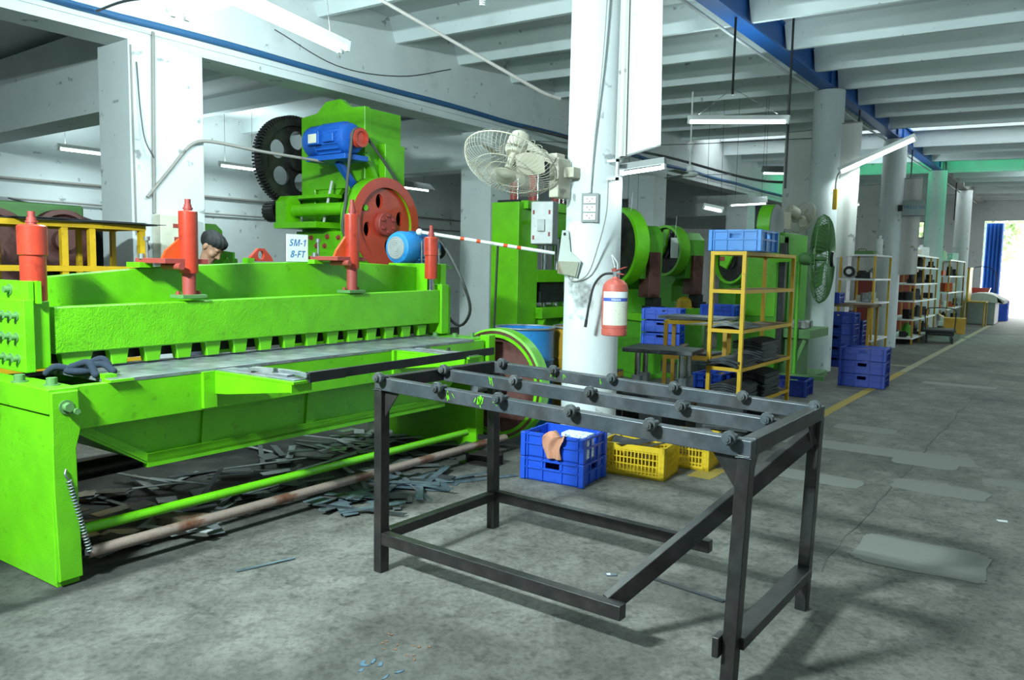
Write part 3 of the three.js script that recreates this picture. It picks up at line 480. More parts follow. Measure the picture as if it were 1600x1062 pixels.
// gloves on the bed
{
  const g = thing('work_glove', 'crumpled dark blue work gloves lying on the machine bed corner', 'gloves', [-3.98, 0.922, -1.80], 0.5);
  part(g, 'palm', [ball([0, 0.03, 0], 0.07, 1.2, 0.42, 0.8, 18)], mt(RGB(0.016, 0.027, 0.048), 0.95, 0, T.paint, 0.003));
  for (const [a, b, c] of [[[-0.02, 0.05, 0.03], [0.08, 0.075, 0.04], [0.13, 0.02, 0.06]], [[0.02, 0.04, 0.0], [0.1, 0.06, -0.03], [0.17, 0.03, -0.02]], [[0, 0.05, -0.04], [0.07, 0.08, -0.08], [0.13, 0.015, -0.07]], [[-0.05, 0.04, 0.02], [-0.09, 0.05, 0.05], [-0.14, 0.018, 0.05]]]) part(g, 'finger', [tube([a, b, c], 0.017, 8, 5), ball(c, 0.017), ball(a, 0.017)], mt(RGB(0.016, 0.027, 0.048), 0.95, 0, T.paint, 0.003));
}
// ---------------------------------------------------------------- steel frame table with bearings
{
  const t = thing('steel_frame_table', 'bare welded steel frame table with bearing rollers along its top rails', 'table', [0, 0, 0]);
  const xl = -2.69, xr = -0.90, zf = -2.61, zb = -3.49, zm = -3.05, yl = 0.965, yr = 0.925, Y = (x) => yl + (yr - yl) * (x - xl) / (xr - xl);
  const H = 0.062, W = 0.05, rail = (n, a, b, h = H, w = W) => part(t, n, [bar(a, b, w, h, 0.004)], n === 'top_rail' ? M.railSteel : M.millSteel);
  const top = {};
  for (const [k, z] of [['f', zf], ['m', zm], ['b', zb]]) top[k] = rail('top_rail', [xl + (k === 'm' ? 0.03 : -0.025), Y(xl) - H / 2, z], [xr + (k === 'm' ? -0.03 : 0.025), Y(xr) - H / 2, z]);
  for (const x of [xl, xr]) rail('end_rail', [x, Y(x) - H / 2 + 0.002, zf - 0.025], [x, Y(x) - H / 2 + 0.002, zb + 0.025]);
  const legs = [[xl, zf, xl + 0.0, zf, 0.09], [xl, zb, xl + 0.03, zb + 0.02, 0], [xr, zf, xr - 0.03, zf - 0.01, 0.09], [xr, zb, xr - 0.02, zb, 0.07]];
  for (const [x, z, fx, fz, gz] of legs) {
    const l = part(t, 'leg', [bar([fx, 0.0, fz], [x, Y(x) - H + 0.01, z], 0.05, 0.058, 0.004)], M.millSteel);
    if (gz) { const d = x < -1.5 ? 1 : -1, yt = Y(x) - H; part(l, 'gusset_plate', [prism([[x + d * 0.025, yt], [x + d * 0.12, yt], [x + d * 0.025, yt - 0.13]], z - 0.004, z + 0.004)], M.millSteel); const e = z > -3 ? -1 : 1; if (x > -1.5) part(l, 'gusset_plate', [prism([[z + e * 0.029, yt], [z + e * 0.12, yt], [z + e * 0.029, yt - 0.15]], x - 0.004, x + 0.004, 'x')], M.millSteel); }
    part(l, 'weld_bead', [tube([[x - 0.028, Y(x) - H, z + 0.03], [x, Y(x) - H + 0.003, z + 0.032], [x + 0.028, Y(x) - H, z + 0.03]], 0.0025, 6, 6)], M.railSteel);
  }
  rail('lower_rail', [xl + 0.02, 0.172, zf], [-1.355, 0.172, zf], 0.06); rail('lower_rail', [xl + 0.04, 0.185, zb], [-1.355, 0.185, zb], 0.06);
  rail('lower_rail', [xl + 0.01, 0.185, zf - 0.03], [xl + 0.02, 0.185, zb + 0.03], 0.05); rail('lower_rail', [xr - 0.02, 0.18, zf - 0.02], [xr - 0.015, 0.18, zb + 0.02], 0.045, 0.075);
  rail('diagonal_brace', [-1.44, 0.17, zf - 0.04], [xr - 0.01, 0.80, zb + 0.03], 0.075, 0.045);
  part(t, 'end_bracket', [bx(xr - 0.075, xr - 0.05, 0.135, 0.21, zf - 0.02, zf + 0.05, 0.003)], M.millSteel);
  const rollers = (r, xs, z, dz) => { for (const x of xs) {
    const y = Y(x), b = part(t, 'bearing_roller', [lathe([[0.012, -0.011], [0.024, -0.011], [0.026, -0.008], [0.026, 0.008], [0.024, 0.011], [0.012, 0.011], [0.012, -0.011]], [x, y + 0.004, z + dz], [0, 0, 1], 20)], M.bearing);
    part(b, 'bolt', [cy([x, y + 0.004, z - 0.01], [x, y + 0.004, z + dz + 0.03], 0.009, 0.009, 10), cy([x, y + 0.004, z + dz + 0.012], [x, y + 0.004, z + dz + 0.026], 0.017, 0.017, 6), cy([x, y + 0.004, z + dz - 0.02], [x, y + 0.004, z + dz - 0.012], 0.02, 0.02, 14)], M.bearing);
  } };
  rollers(top.f, [-2.66, -2.29, -1.945, -1.59, -1.245, -0.945], zf, 0.05); rollers(top.m, [-2.64, -2.186, -1.764, -1.32, -0.96], zm, 0.05); rollers(top.b, [-2.60, -2.254, -1.90, -1.557, -1.218, -0.90], zb, 0.045);
  // splashes of green paint on the rails
  for (const [x, z, n, w] of [[-2.1, zf, 9, 0.11], [-2.24, zf, 4, 0.05], [-1.99, zf, 2, 0.03], [-2.34, zm, 3, 0.04], [-2.26, zb, 2, 0.03], [-2.2, zb, 2, 0.03], [-1.98, zb, 2, 0.02]]) for (let i = 0; i < n; i++) {
    const cx = x + rr(-w / 2, w / 2), y1 = Y(cx) - rr(0.004, 0.02), y0 = y1 - rr(0.012, 0.036), lean = rr(-0.014, 0.014), q = rr(0.0015, 0.004);
    part(t, 'paint_splash', [prism([[cx - q + lean, y0], [cx + q * 0.6 + lean, y0 - 0.003], [cx + q, y1], [cx - q, y1 + 0.002]], z + 0.0252, z + 0.0262)], M.green);
  }
}
// ---------------------------------------------------------------- crates
function crateBody(w, d, h, m, o = {}) {      // base centre at 0; open top, ribs, hand holes
  const t = 0.012, W = w / 2, D = d / 2, g = [bx(-W, W, 0, 0.01, -D, D)], hw = 0.055, hy = h * 0.72, hh = 0.022;
  const wall = (axis, s) => {
    const L = axis === 'z' ? W : D, at = (a0, a1, y0, y1) => axis === 'z' ? bx(a0, a1, y0, y1, s * D - (s > 0 ? t : 0), s * D + (s > 0 ? 0 : t)) : bx(s * W - (s > 0 ? t : 0), s * W + (s > 0 ? 0 : t), y0, y1, a0, a1);
    if (o.hole === false) return [at(-L, L, 0, h)];
    return [at(-L, L, 0, hy - hh), at(-L, L, hy + hh, h), at(-L, -hw, hy - hh, hy + hh), at(hw, L, hy - hh, hy + hh)];
  };
  for (const s of [-1, 1]) g.push(...wall('z', s), ...wall('x', s));
  const ribs = [], e = 0.012; // outer frame
  for (const y of [h - 0.02, h * 0.52]) { ribs.push(bx(-W - e, W + e, y, y + 0.014, D, D + e), bx(-W - e, W + e, y, y + 0.014, -D - e, -D), bx(W, W + e, y, y + 0.014, -D, D), bx(-W - e, -W, y, y + 0.014, -D, D)); }
  for (const k of [-0.86, -0.33, 0.33, 0.86]) for (const s of [-1, 1]) { ribs.push(bx(k * W - 0.006, k * W + 0.006, 0.01, h, s > 0 ? D : -D - e, s > 0 ? D + e : -D)); ribs.push(bx(s > 0 ? W : -W - e, s > 0 ? W + e : -W, 0.01, h, k * D - 0.006, k * D + 0.006)); }
  for (const sx of [-1, 1]) for (const sz of [-1, 1]) ribs.push(bx(sx * W - 0.02, sx * W + 0.02, 0.0, h, sz * D - 0.02, sz * D + 0.02, 0.008));
  return [g, ribs];
}
function crate(label, p, turn, w, d, h, m, group, o) {
  const c = thing('plastic_crate', label, 'crate', p, turn, group), [g, r] = crateBody(w, d, h, m, o);
  part(c, 'body', g, m); part(c, 'rib_frame', r, m); return c;
}
function latticeCrate(label, p, turn, w, d, h, m, group) {
  const c = thing('lattice_crate', label, 'crate', p, turn, group), W = w / 2, D = d / 2;
  part(c, 'base', [bx(-W, W, 0, 0.015, -D, D)], m);
  const rim = []; for (const [y, q] of [[h - 0.04, 0.04], [0.0, 0.03]]) rim.push(bx(-W, W, y, y + q, D - 0.014, D), bx(-W, W, y, y + q, -D, -D + 0.014), bx(W - 0.014, W, y, y + q, -D, D), bx(-W, -W + 0.014, y, y + q, -D, D)); part(c, 'rim', rim, m);
  for (const [a, b] of [[-1, -1], [1, -1], [-1, 1], [1, 1]]) part(c, 'corner_post', [bx(a * W - (a > 0 ? 0.05 : 0), a * W + (a > 0 ? 0 : 0.05), 0, h, b * D - (b > 0 ? 0.05 : 0), b * D + (b > 0 ? 0 : 0.05), 0.006)], m);
  const lat = []; for (let i = 1; i < 18; i++) { const x = -W + w * i / 18; for (const s of [-1, 1]) lat.push(bx(x - 0.004, x + 0.004, 0.02, h - 0.03, s * D - 0.006 - (s > 0 ? 0.004 : -0.004), s * D + 0.006 - (s > 0 ? 0.004 : -0.004))); }
  for (let i = 1; i < 13; i++) { const z = -D + d * i / 13; for (const s of [-1, 1]) lat.push(bx(s * W - 0.006 - s * 0.004, s * W + 0.006 - s * 0.004, 0.02, h - 0.03, z - 0.004, z + 0.004)); }
  for (let k = 1; k < 5; k++) { const y = h * k / 5; for (const s of [-1, 1]) { lat.push(bx(-W, W, y - 0.004, y + 0.004, s * (D - 0.004) - 0.004, s * (D - 0.004) + 0.004), bx(s * (W - 0.004) - 0.004, s * (W - 0.004) + 0.004, y - 0.004, y + 0.004, -D, D)); } }
  part(c, 'lattice', lat, m); return c;
}
{
  crate('bright blue plastic crate, lower of the two stacked at the thick column', [-2.925, 0.002, -4.64], 0.1, 0.46, 0.36, 0.165, M.crateBlue, 'blue crates at the thick column');
  crate('bright blue plastic crate with a pink rag over its rim, stacked on another', [-2.925, 0.169, -4.64], 0.1, 0.46, 0.36, 0.175, M.crateBlue, 'blue crates at the thick column');
  const rg = []; { // draped rag
    const n = 14, P = new THREE.PlaneGeometry(0.17, 0.24, n, n), p = P.attributes.position;
    for (let i = 0; i < p.count; i++) { const x = p.getX(i), y = p.getY(i), t = 0.12 - y, f = 1 - 0.35 * Math.abs(t - 0.1) / 0.14; const over = t < 0.07; p.setXYZ(i, x * f + 0.012 * Math.sin(t * 30), over ? 0.358 - 0.015 * Math.sin(x * 40) - 0.1 * (0.07 - t) : 0.358 - (t - 0.07), over ? 0.195 - (0.07 - t) + 0.012 * Math.sin(x * 30) : 0.2 + 0.012 * Math.sin(x * 60 + t * 20) + 0.008); }
    P.computeVertexNormals(); rg.push(bare(P)); const Q = bare(P.clone()); Q.translate(0, 0.002, -0.004); rg.push(Q);
  }
  single('rag', 'crumpled pink brown rag hanging over the blue crate rim', 'rag', rg, M.rag, [-2.905, -0.003, -4.632], 0.1);
  const bxm = new THREE.MeshStandardMaterial({ roughness: 0.6, map: textTex(128, 64, '#d6dde0', (x) => { for (let i = 0; i < 60; i++) { x.fillStyle = ['#5f8fd0', '#8fb4de', '#eef2f3'][i % 3]; x.fillRect(rnd() * 128, rnd() * 64, 4 + rnd() * 12, 3 + rnd() * 6); } }) });
  bxm.map.wrapS = bxm.map.wrapT = THREE.RepeatWrapping; bxm.map.repeat.set(6, 10);
  single('parts_box', 'blue and white printed carton poking out of the blue crate', 'carton', [bx(-0.10, 0.10, 0, 0.17, -0.06, 0.06, 0.004)], bxm, [-2.79, 0.185, -4.60], 0.1);
  latticeCrate('yellow lattice crate full of scrap beside the stacked blue crates', [-2.58, 0.002, -5.14], 0.12, 0.50, 0.34, 0.235, M.crateYellow, 'yellow lattice crates');
  latticeCrate('yellow lattice crate behind the scrap filled yellow crate', [-2.42, 0.002, -5.62], 0.12, 0.46, 0.34, 0.25, M.crateYellow, 'yellow lattice crates');
  const spots = [[-2.66, 0.20, -5.18, 0.3, 0.10, -0.2], [-2.52, 0.215, -5.12, -0.4, 0.05, 0.25], [-2.60, 0.235, -5.08, 0.9, -0.1, 0.1], [-2.46, 0.24, -5.6, 0.2, 0.0, 0.05], [-2.40, 0.255, -5.66, 0.5, 0.05, -0.04]];
  spots.forEach(([x, y, z, a, b, c], i) => { const o = single('sheet_offcut', i < 3 ? 'dark steel offcut lying in the front yellow lattice crate' : 'flat steel offcut lying on the rear yellow lattice crate', 'offcut', [prism([[-0.16, -0.08], [0.15, -0.1], [0.17, 0.03], [0.02, 0.1], [-0.14, 0.07]], 0, 0.003, 'y')], i < 3 ? M.sheetDark : M.sheet, [x, y, z], a, i < 3 ? 'offcuts in the front yellow crate' : 'offcuts on the rear yellow crate'); o.rotation.set(b, a, c); });
}
// ---------------------------------------------------------------- things on the thick column
{
  const fe = thing('fire_extinguisher', 'faded red fire extinguisher hung on the thick white column', 'extinguisher', [-2.945, 0.985, -5.36]);
  part(fe, 'cylinder', [lathe([[0, 0], [0.092, 0], [0.1, 0.006], [0.1, 0.05], [0.097, 0.052], [0.097, 0.062], [0.1, 0.064], [0.1, 0.36], [0.092, 0.40], [0.065, 0.43], [0.028, 0.445], [0.026, 0.46], [0, 0.46]], [0, 0, 0], [0, 1, 0], 36)], mt(RGB(0.62, 0.12, 0.09), 0.5, 0, T.paint, 0.0006));
  const lab = textTex(512, 512, '#d3d2c2', (x) => { x.fillStyle = '#e6e9ea'; x.fillRect(0, 0, 512, 90); x.fillStyle = '#3d55b0'; x.fillRect(0, 95, 512, 52); x.fillStyle = '#dfe4ea'; x.font = 'bold 40px sans-serif'; x.textAlign = 'center'; x.fillText('POWDER', 256, 136); for (let i = 0; i < 70; i++) { x.fillStyle = ['#8a8170', '#6d6455', '#a58d80'][i % 3]; x.globalAlpha = 0.6; x.fillRect(rnd() * 512, 170 + rnd() * 330, 3 + rnd() * 14, 3 + rnd() * 9); } x.globalAlpha = 1; });
  const lg = new THREE.CylinderGeometry(0.1012, 0.1012, 0.26, 28, 1, true, -0.55, 2.3).translate(0, 0.215, 0); const lm = new THREE.Mesh(lg, new THREE.MeshStandardMaterial({ map: lab, roughness: 0.6, side: THREE.DoubleSide })); lm.name = 'label_sticker'; lm.castShadow = true; lm.userData.label = 'stained cream label with a blue band'; fe.add(lm);
  part(fe, 'valve', [cy([0, 0.455, 0], [0, 0.49, 0], 0.018), bx(-0.02, 0.04, 0.475, 0.5, -0.012, 0.012, 0.003)], M.steel);
  part(fe, 'squeeze_handle', [bar([-0.02, 0.50, 0], [0.10, 0.535, 0.02], 0.02, 0.008), bar([0.0, 0.485, 0], [0.085, 0.478, 0.02], 0.02, 0.008), bar([-0.03, 0.505, 0], [0.0, 0.515, 0], 0.02, 0.03)], M.redDull);
  part(fe, 'hose', [tube([[-0.02, 0.485, 0], [-0.09, 0.475, 0.03], [-0.145, 0.40, 0.07], [-0.165, 0.25, 0.11], [-0.185, 0.10, 0.12]], 0.0095, 8, 8), cy([-0.182, 0.12, 0.12], [-0.19, 0.06, 0.122], 0.012)], M.rubber);
  part(fe, 'hanging_strap', [tube([[0.0, 0.5, 0], [-0.04, 0.57, -0.03], [-0.075, 0.63, -0.06]], 0.004, 6), tube([[0.01, 0.5, 0], [-0.01, 0.56, -0.04], [-0.07, 0.63, -0.06]], 0.004, 6)], M.conduitPale);
  // socket board
  const sw = thing('socket_board', 'electric socket board screwed to the thick white column', 'socket board', [-3.205, 1.985, -5.372], 0.35);
  part(sw, 'plate', [bx(-0.068, 0.068, -0.115, 0.115, -0.02, 0.0, 0.004)], M.grey);
  for (const y of [0.062, -0.005, -0.07]) { const f = part(sw, 'socket_face', [bx(-0.05, 0.05, y - 0.028, y + 0.028, 0, 0.008, 0.003)], M.white); part(f, 'socket_hole', [[-0.02, 0.008], [0.02, 0.008], [0, -0.012]].map(([a, b]) => cy([a, y + b, 0.006], [a, y + b, 0.0092], 0.005, 0.005, 8)), M.dark); }
  // paper pocket
  const pk = thing('document_pocket', 'clear grimy document pocket pinned to the thick white column', 'pocket', [-3.385, 1.62, -5.365], -0.22);
  part(pk, 'backing', [prism([[-0.12, -0.16], [0.1, -0.19], [0.14, -0.06], [0.02, 0.02], [-0.01, 0.19], [-0.08, 0.19], [-0.12, -0.08]], 0, 0.004)], mt(RGB(0.52, 0.55, 0.52), 0.35, 0, T.plaster, 0.001));
  part(pk, 'front_sheet', [prism([[-0.11, -0.155], [0.095, -0.183], [0.13, -0.065], [-0.11, -0.06]], 0.012, 0.015)], mt(RGB(0.42, 0.43, 0.36), 0.3, 0, T.rust, 0.001));
  part(pk, 'pin', [cy([-0.045, 0.16, 0.003], [-0.045, 0.16, 0.012], 0.012)], M.dark);
  // conduit and cables down the column
  single('conduit', 'thin conduit running down the thick white column to the sockets', 'conduit', [tube([[-3.10, 4.2, -5.40], [-3.13, 3.2, -5.38], [-3.19, 2.4, -5.372], [-3.205, 2.1, -5.37]], 0.009, 6)], M.conduitPale);
  single('power_cable', 'loose brown cable hanging round the thick white column', 'cable', [tube([[-3.06, 2.2, -5.40], [-3.05, 1.95, -5.37], [-3.10, 1.7, -5.35], [-3.20, 1.45, -5.345], [-3.33, 1.40, -5.355], [-3.42, 1.45, -5.38]], 0.006, 6, 8)], M.conduit);
  // soot smeared on the column where hands and belts rub it
  {
    const n = 128, d = new Uint8Array(n * n * 4), f = tileNoise(n, 6, 5, 515); for (let j = 0; j < n; j++) for (let i = 0; i < n; i++) { const x = (i / n - 0.5) * 2, y = (j / n - 0.5) * 2, k = f[j * n + i], a = 255 * Math.max(0, Math.min(1, (1.05 - Math.hypot(x, y * 0.9) - (0.60 - k) * 2.0))) * 0.6; for (let c = 0; c < 3; c++) d[(j * n + i) * 4 + c] = a; d[(j * n + i) * 4 + 3] = 255; }
    const t = new THREE.DataTexture(d, n, n); t.magFilter = THREE.LinearFilter; t.needsUpdate = true;
    for (const [y, h, a0, al] of [[1.27, 0.36, -0.55, 1.5]]) { const g = new THREE.CylinderGeometry(0.2325, 0.2325, h, 24, 1, true, a0, al), o = new THREE.Mesh(g, new THREE.MeshStandardMaterial({ color: RGB(0.13, 0.115, 0.10), roughness: 0.95, alphaMap: t, transparent: true })); o.name = 'soot_smear'; o.position.set(-3.3, y, -5.6); scene.getObjectByName('column_001').add(o); }
  }
  const st = thing('cloth_banner', 'long white cloth banner hung beside the thick white column', 'banner', [-3.16, 0, -5.56]);
  const cloth = (x0, x1, xb0, xb1, y0l, y0r, y1, z, ph = 0) => { const P = new THREE.PlaneGeometry(1, 1, 16, 16), p = P.attributes.position; for (let i = 0; i < p.count; i++) { const u = p.getX(i) + 0.5, v = p.getY(i) + 0.5, xa = xb0 + (x0 - xb0) * v, xc = xb1 + (x1 - xb1) * v, yb = y0l + (y0r - y0l) * u; p.setXYZ(i, xa + (xc - xa) * u, yb + (y1 - yb) * v, z + 0.018 * Math.sin(u * 9 + ph) * (1.2 - v) + 0.05 * (1 - v) * u); } P.computeVertexNormals(); const a = bare(P), b = bare(P.clone()).translate(0, 0, -0.004); return [a, b]; };
  part(st, 'cloth', cloth(0.10, 0.42, 0.10, 0.49, 2.38, 2.45, 4.15, 0.0), M.clothPale); part(st, 'side_strip', cloth(0.095, 0.16, 0.095, 0.19, 2.375, 2.39, 4.15, 0.03, 2), M.cloth, 'pinkish strip along the column');
  part(st, 'bottom_rod', [cy([0.10, 2.38, 0.02], [0.495, 2.45, 0.06], 0.009)], M.grey); part(st, 'bracket', [bx(0.14, 0.16, 2.20, 2.36, 0.1, 0.12), bx(0.06, 0.16, 2.34, 2.36, 0.06, 0.12), bx(0.06, 0.16, 2.2, 2.22, 0.06, 0.12)], M.conduitPale);
  const b2 = (label, xs, z, y0, y1) => { const t = thing('cloth_banner', label, 'banner', [-3.3, 0, z], 0); part(t, 'cloth', cloth(xs[0], xs[1], xs[0], xs[1], y0, y0 + 0.02, y1, 0, xs[0] * 9), M.cloth); part(t, 'top_rod', [cy([xs[0], y1, 0], [xs[1], y1, 0], 0.01)], M.grey); };
  b2('pinkish cloth banner on the lamp side of the second column', [-0.62, -0.20], -12.45, 1.3, 3.68); b2('pinkish cloth banner on the aisle side of the second column', [0.20, 0.50], -12.45, 1.75, 3.74);
  b2('pinkish cloth banner beside the third column, towards the presses', [-0.62, -0.22], -17.55, 1.45, 3.35); b2('pinkish cloth banner behind the small lettered sign', [0.2, 0.55], -17.55, 1.5, 3.45);
  const sg = thing('hanging_sign', 'small grey sign with blue letters on the third column', 'sign', [-2.86, 2.84, -17.4], 0.25);
  part(sg, 'box', [bx(-0.2, 0.2, -0.15, 0.15, -0.04, 0.04, 0.004)], M.grey); printed(sg, 'lettering', 0.39, 0.29, textTex(256, 190, '#8f9a99', (x) => { x.fillStyle = '#3f7088'; x.font = 'bold 58px sans-serif'; x.textAlign = 'center'; x.fillText('PRESS', 88, 105); x.fillText('SH', 220, 105); }), m4(0, 0, 0.041)); part(sg, 'bracket', [bx(-0.28, -0.2, -0.06, 0.06, -0.02, 0.02)], M.dark);
}
// wall fan builder, axis +z of the group is the blowing direction
function wallFan(label, p, turn, pitch, R, m, group, wr = 0.0022) {
  const f = thing('wall_fan', label, 'fan', p, turn, group), tip = new THREE.Matrix4().makeRotationX(pitch), ap = (g) => g.map((q) => q.applyMatrix4(tip));
  const wires = [], n = 64;
  for (let i = 0; i < n; i++) { const a = i / n * 6.283, c = Math.cos(a), s = Math.sin(a); wires.push(tube([[0.22 * R * c, 0.22 * R * s, 0.11], [0.62 * R * c, 0.62 * R * s, 0.115], [0.92 * R * c, 0.92 * R * s, 0.07], [R * c, R * s, 0.0]], wr, 4, 2)); if (i % 2) wires.push(tube([[0.25 * R * c, 0.25 * R * s, -0.10], [0.7 * R * c, 0.7 * R * s, -0.09], [0.94 * R * c, 0.94 * R * s, -0.045], [R * c, R * s, 0]], wr, 4, 2)); }
  part(f, 'cage', ap([...wires, ring([0, 0, 0], [0, 0, 1], R, 0.006, 48, 6), ring([0, 0, 0.108], [0, 0, 1], 0.66 * R, 0.004, 40, 5), ring([0, 0, 0.112], [0, 0, 1], 0.42 * R, 0.004, 32, 5), ring([0, 0, -0.1], [0, 0, 1], 0.3 * R, 0.004, 24, 5)]), m);
  part(f, 'badge', ap([lathe([[0, 0.125], [0.08 * R, 0.127], [0.12 * R, 0.12], [0.22 * R, 0.114], [0.22 * R, 0.108], [0, 0.108]], [0, 0, 0], [0, 0, 1], 28)]), m);
  for (let k = 0; k < 3; k++) { const P = new THREE.PlaneGeometry(0.42 * R, 0.66 * R, 6, 8), q = P.attributes.position; for (let i = 0; i < q.count; i++) { const x = q.getX(i), y = q.getY(i); q.setXYZ(i, x * (0.35 + 0.75 * Math.sin(Math.PI * (0.12 + 0.78 * (y / (0.66 * R) + 0.5)))), y + 0.48 * R, x * 0.5 + 0.01); } P.rotateZ(k * 2.094 + 0.4); P.computeVertexNormals(); const a = bare(P), b = bare(P.clone()).translate(0, 0, -0.003); part(f, 'blade', ap([a, b]), m); }
  part(f, 'motor_housing', ap([lathe([[0, -0.08], [0.065, -0.08], [0.085, -0.11], [0.085, -0.22], [0.075, -0.26], [0.05, -0.285], [0, -0.29]], [0, 0, 0], [0, 0, 1], 24), cy([0, 0, -0.08], [0, 0, 0.06], 0.03)]), m);
  return f;
}
{
  const f = wallFan('dusty cream wall fan tilted down from the thick white column', [-3.70, 2.32, -4.97], 0.0, 1.03, 0.38, M.creamDirty);
  part(f, 'neck', [bar([0.02, 0.17, -0.11], [0.27, 0.02, -0.22], 0.04, 0.06), ball([0.02, 0.17, -0.11], 0.06)], M.creamDirty);
  part(f, 'wall_bracket', [bx(0.22, 0.31, -0.26, 0.05, -0.40, -0.22, 0.01), bx(0.15, 0.28, 0.03, 0.09, -0.36, -0.24, 0.01), bx(0.30, 0.40, -0.1, -0.02, -0.46, -0.30, 0.005)], M.creamDirty);
  const g = wallFan('large green caged fan on an arm beside the second column', [-2.80, 1.69, -10.66], 1.68, 0, 0.58, M.greenDull, undefined, 0.005);
  part(g, 'arm', [bar([0, 0.0, -0.25], [-0.15, -0.02, -0.62], 0.03, 0.07)], M.green); part(g, 'hub_disc', [cy([0, 0, 0.1], [0, 0, 0.15], 0.11, 0.1, 20)], M.dark); part(g, 'nose', [cy([0, 0, 0.15], [0, 0, 0.16], 0.09, 0.09, 20)], M.clothPale); part(g, 'pole', [cy([0, -1.66, -0.28], [0, 0.0, -0.28], 0.025)], M.greenShaded); part(g, 'foot', [bx(-0.2, 0.2, -1.69, -1.65, -0.5, -0.1, 0.01)], M.greenShaded);
  const h = wallFan('dusty cream fan seen from behind above the motor press', [-3.42, 2.32, -11.8], 2.6, 0.4, 0.24, M.creamDirty); part(h, 'wall_bracket', [bx(-0.1, 0.1, -0.2, 0.05, -0.42, -0.28, 0.01)], M.creamDirty);
  // ceiling fan
  const cf = thing('ceiling_fan', 'white ceiling fan on a down rod over the presses', 'fan', [-5.25, 3.05, -11.9]);
  part(cf, 'motor', [lathe([[0, -0.04], [0.1, -0.035], [0.14, 0], [0.14, 0.02], [0.05, 0.06], [0.05, 0.14], [0.02, 0.16], [0, 0.16]], [0, 0, 0], [0, 1, 0], 24)], M.white); part(cf, 'down_rod', [cy([0, 0.15, 0], [0, 1.3, 0], 0.015), lathe([[0, 0.35], [0.02, 0.35], [0.06, 0.46], [0.06, 0.5], [0, 0.5]])], M.white);
  for (let k = 0; k < 3; k++) part(cf, 'blade', [bare(new THREE.BoxGeometry(0.5, 0.008, 0.12)).rotateX(0.15).translate(0.4, 0.0, 0).rotateY(k * 2.094 + 0.5)], M.grey);
}
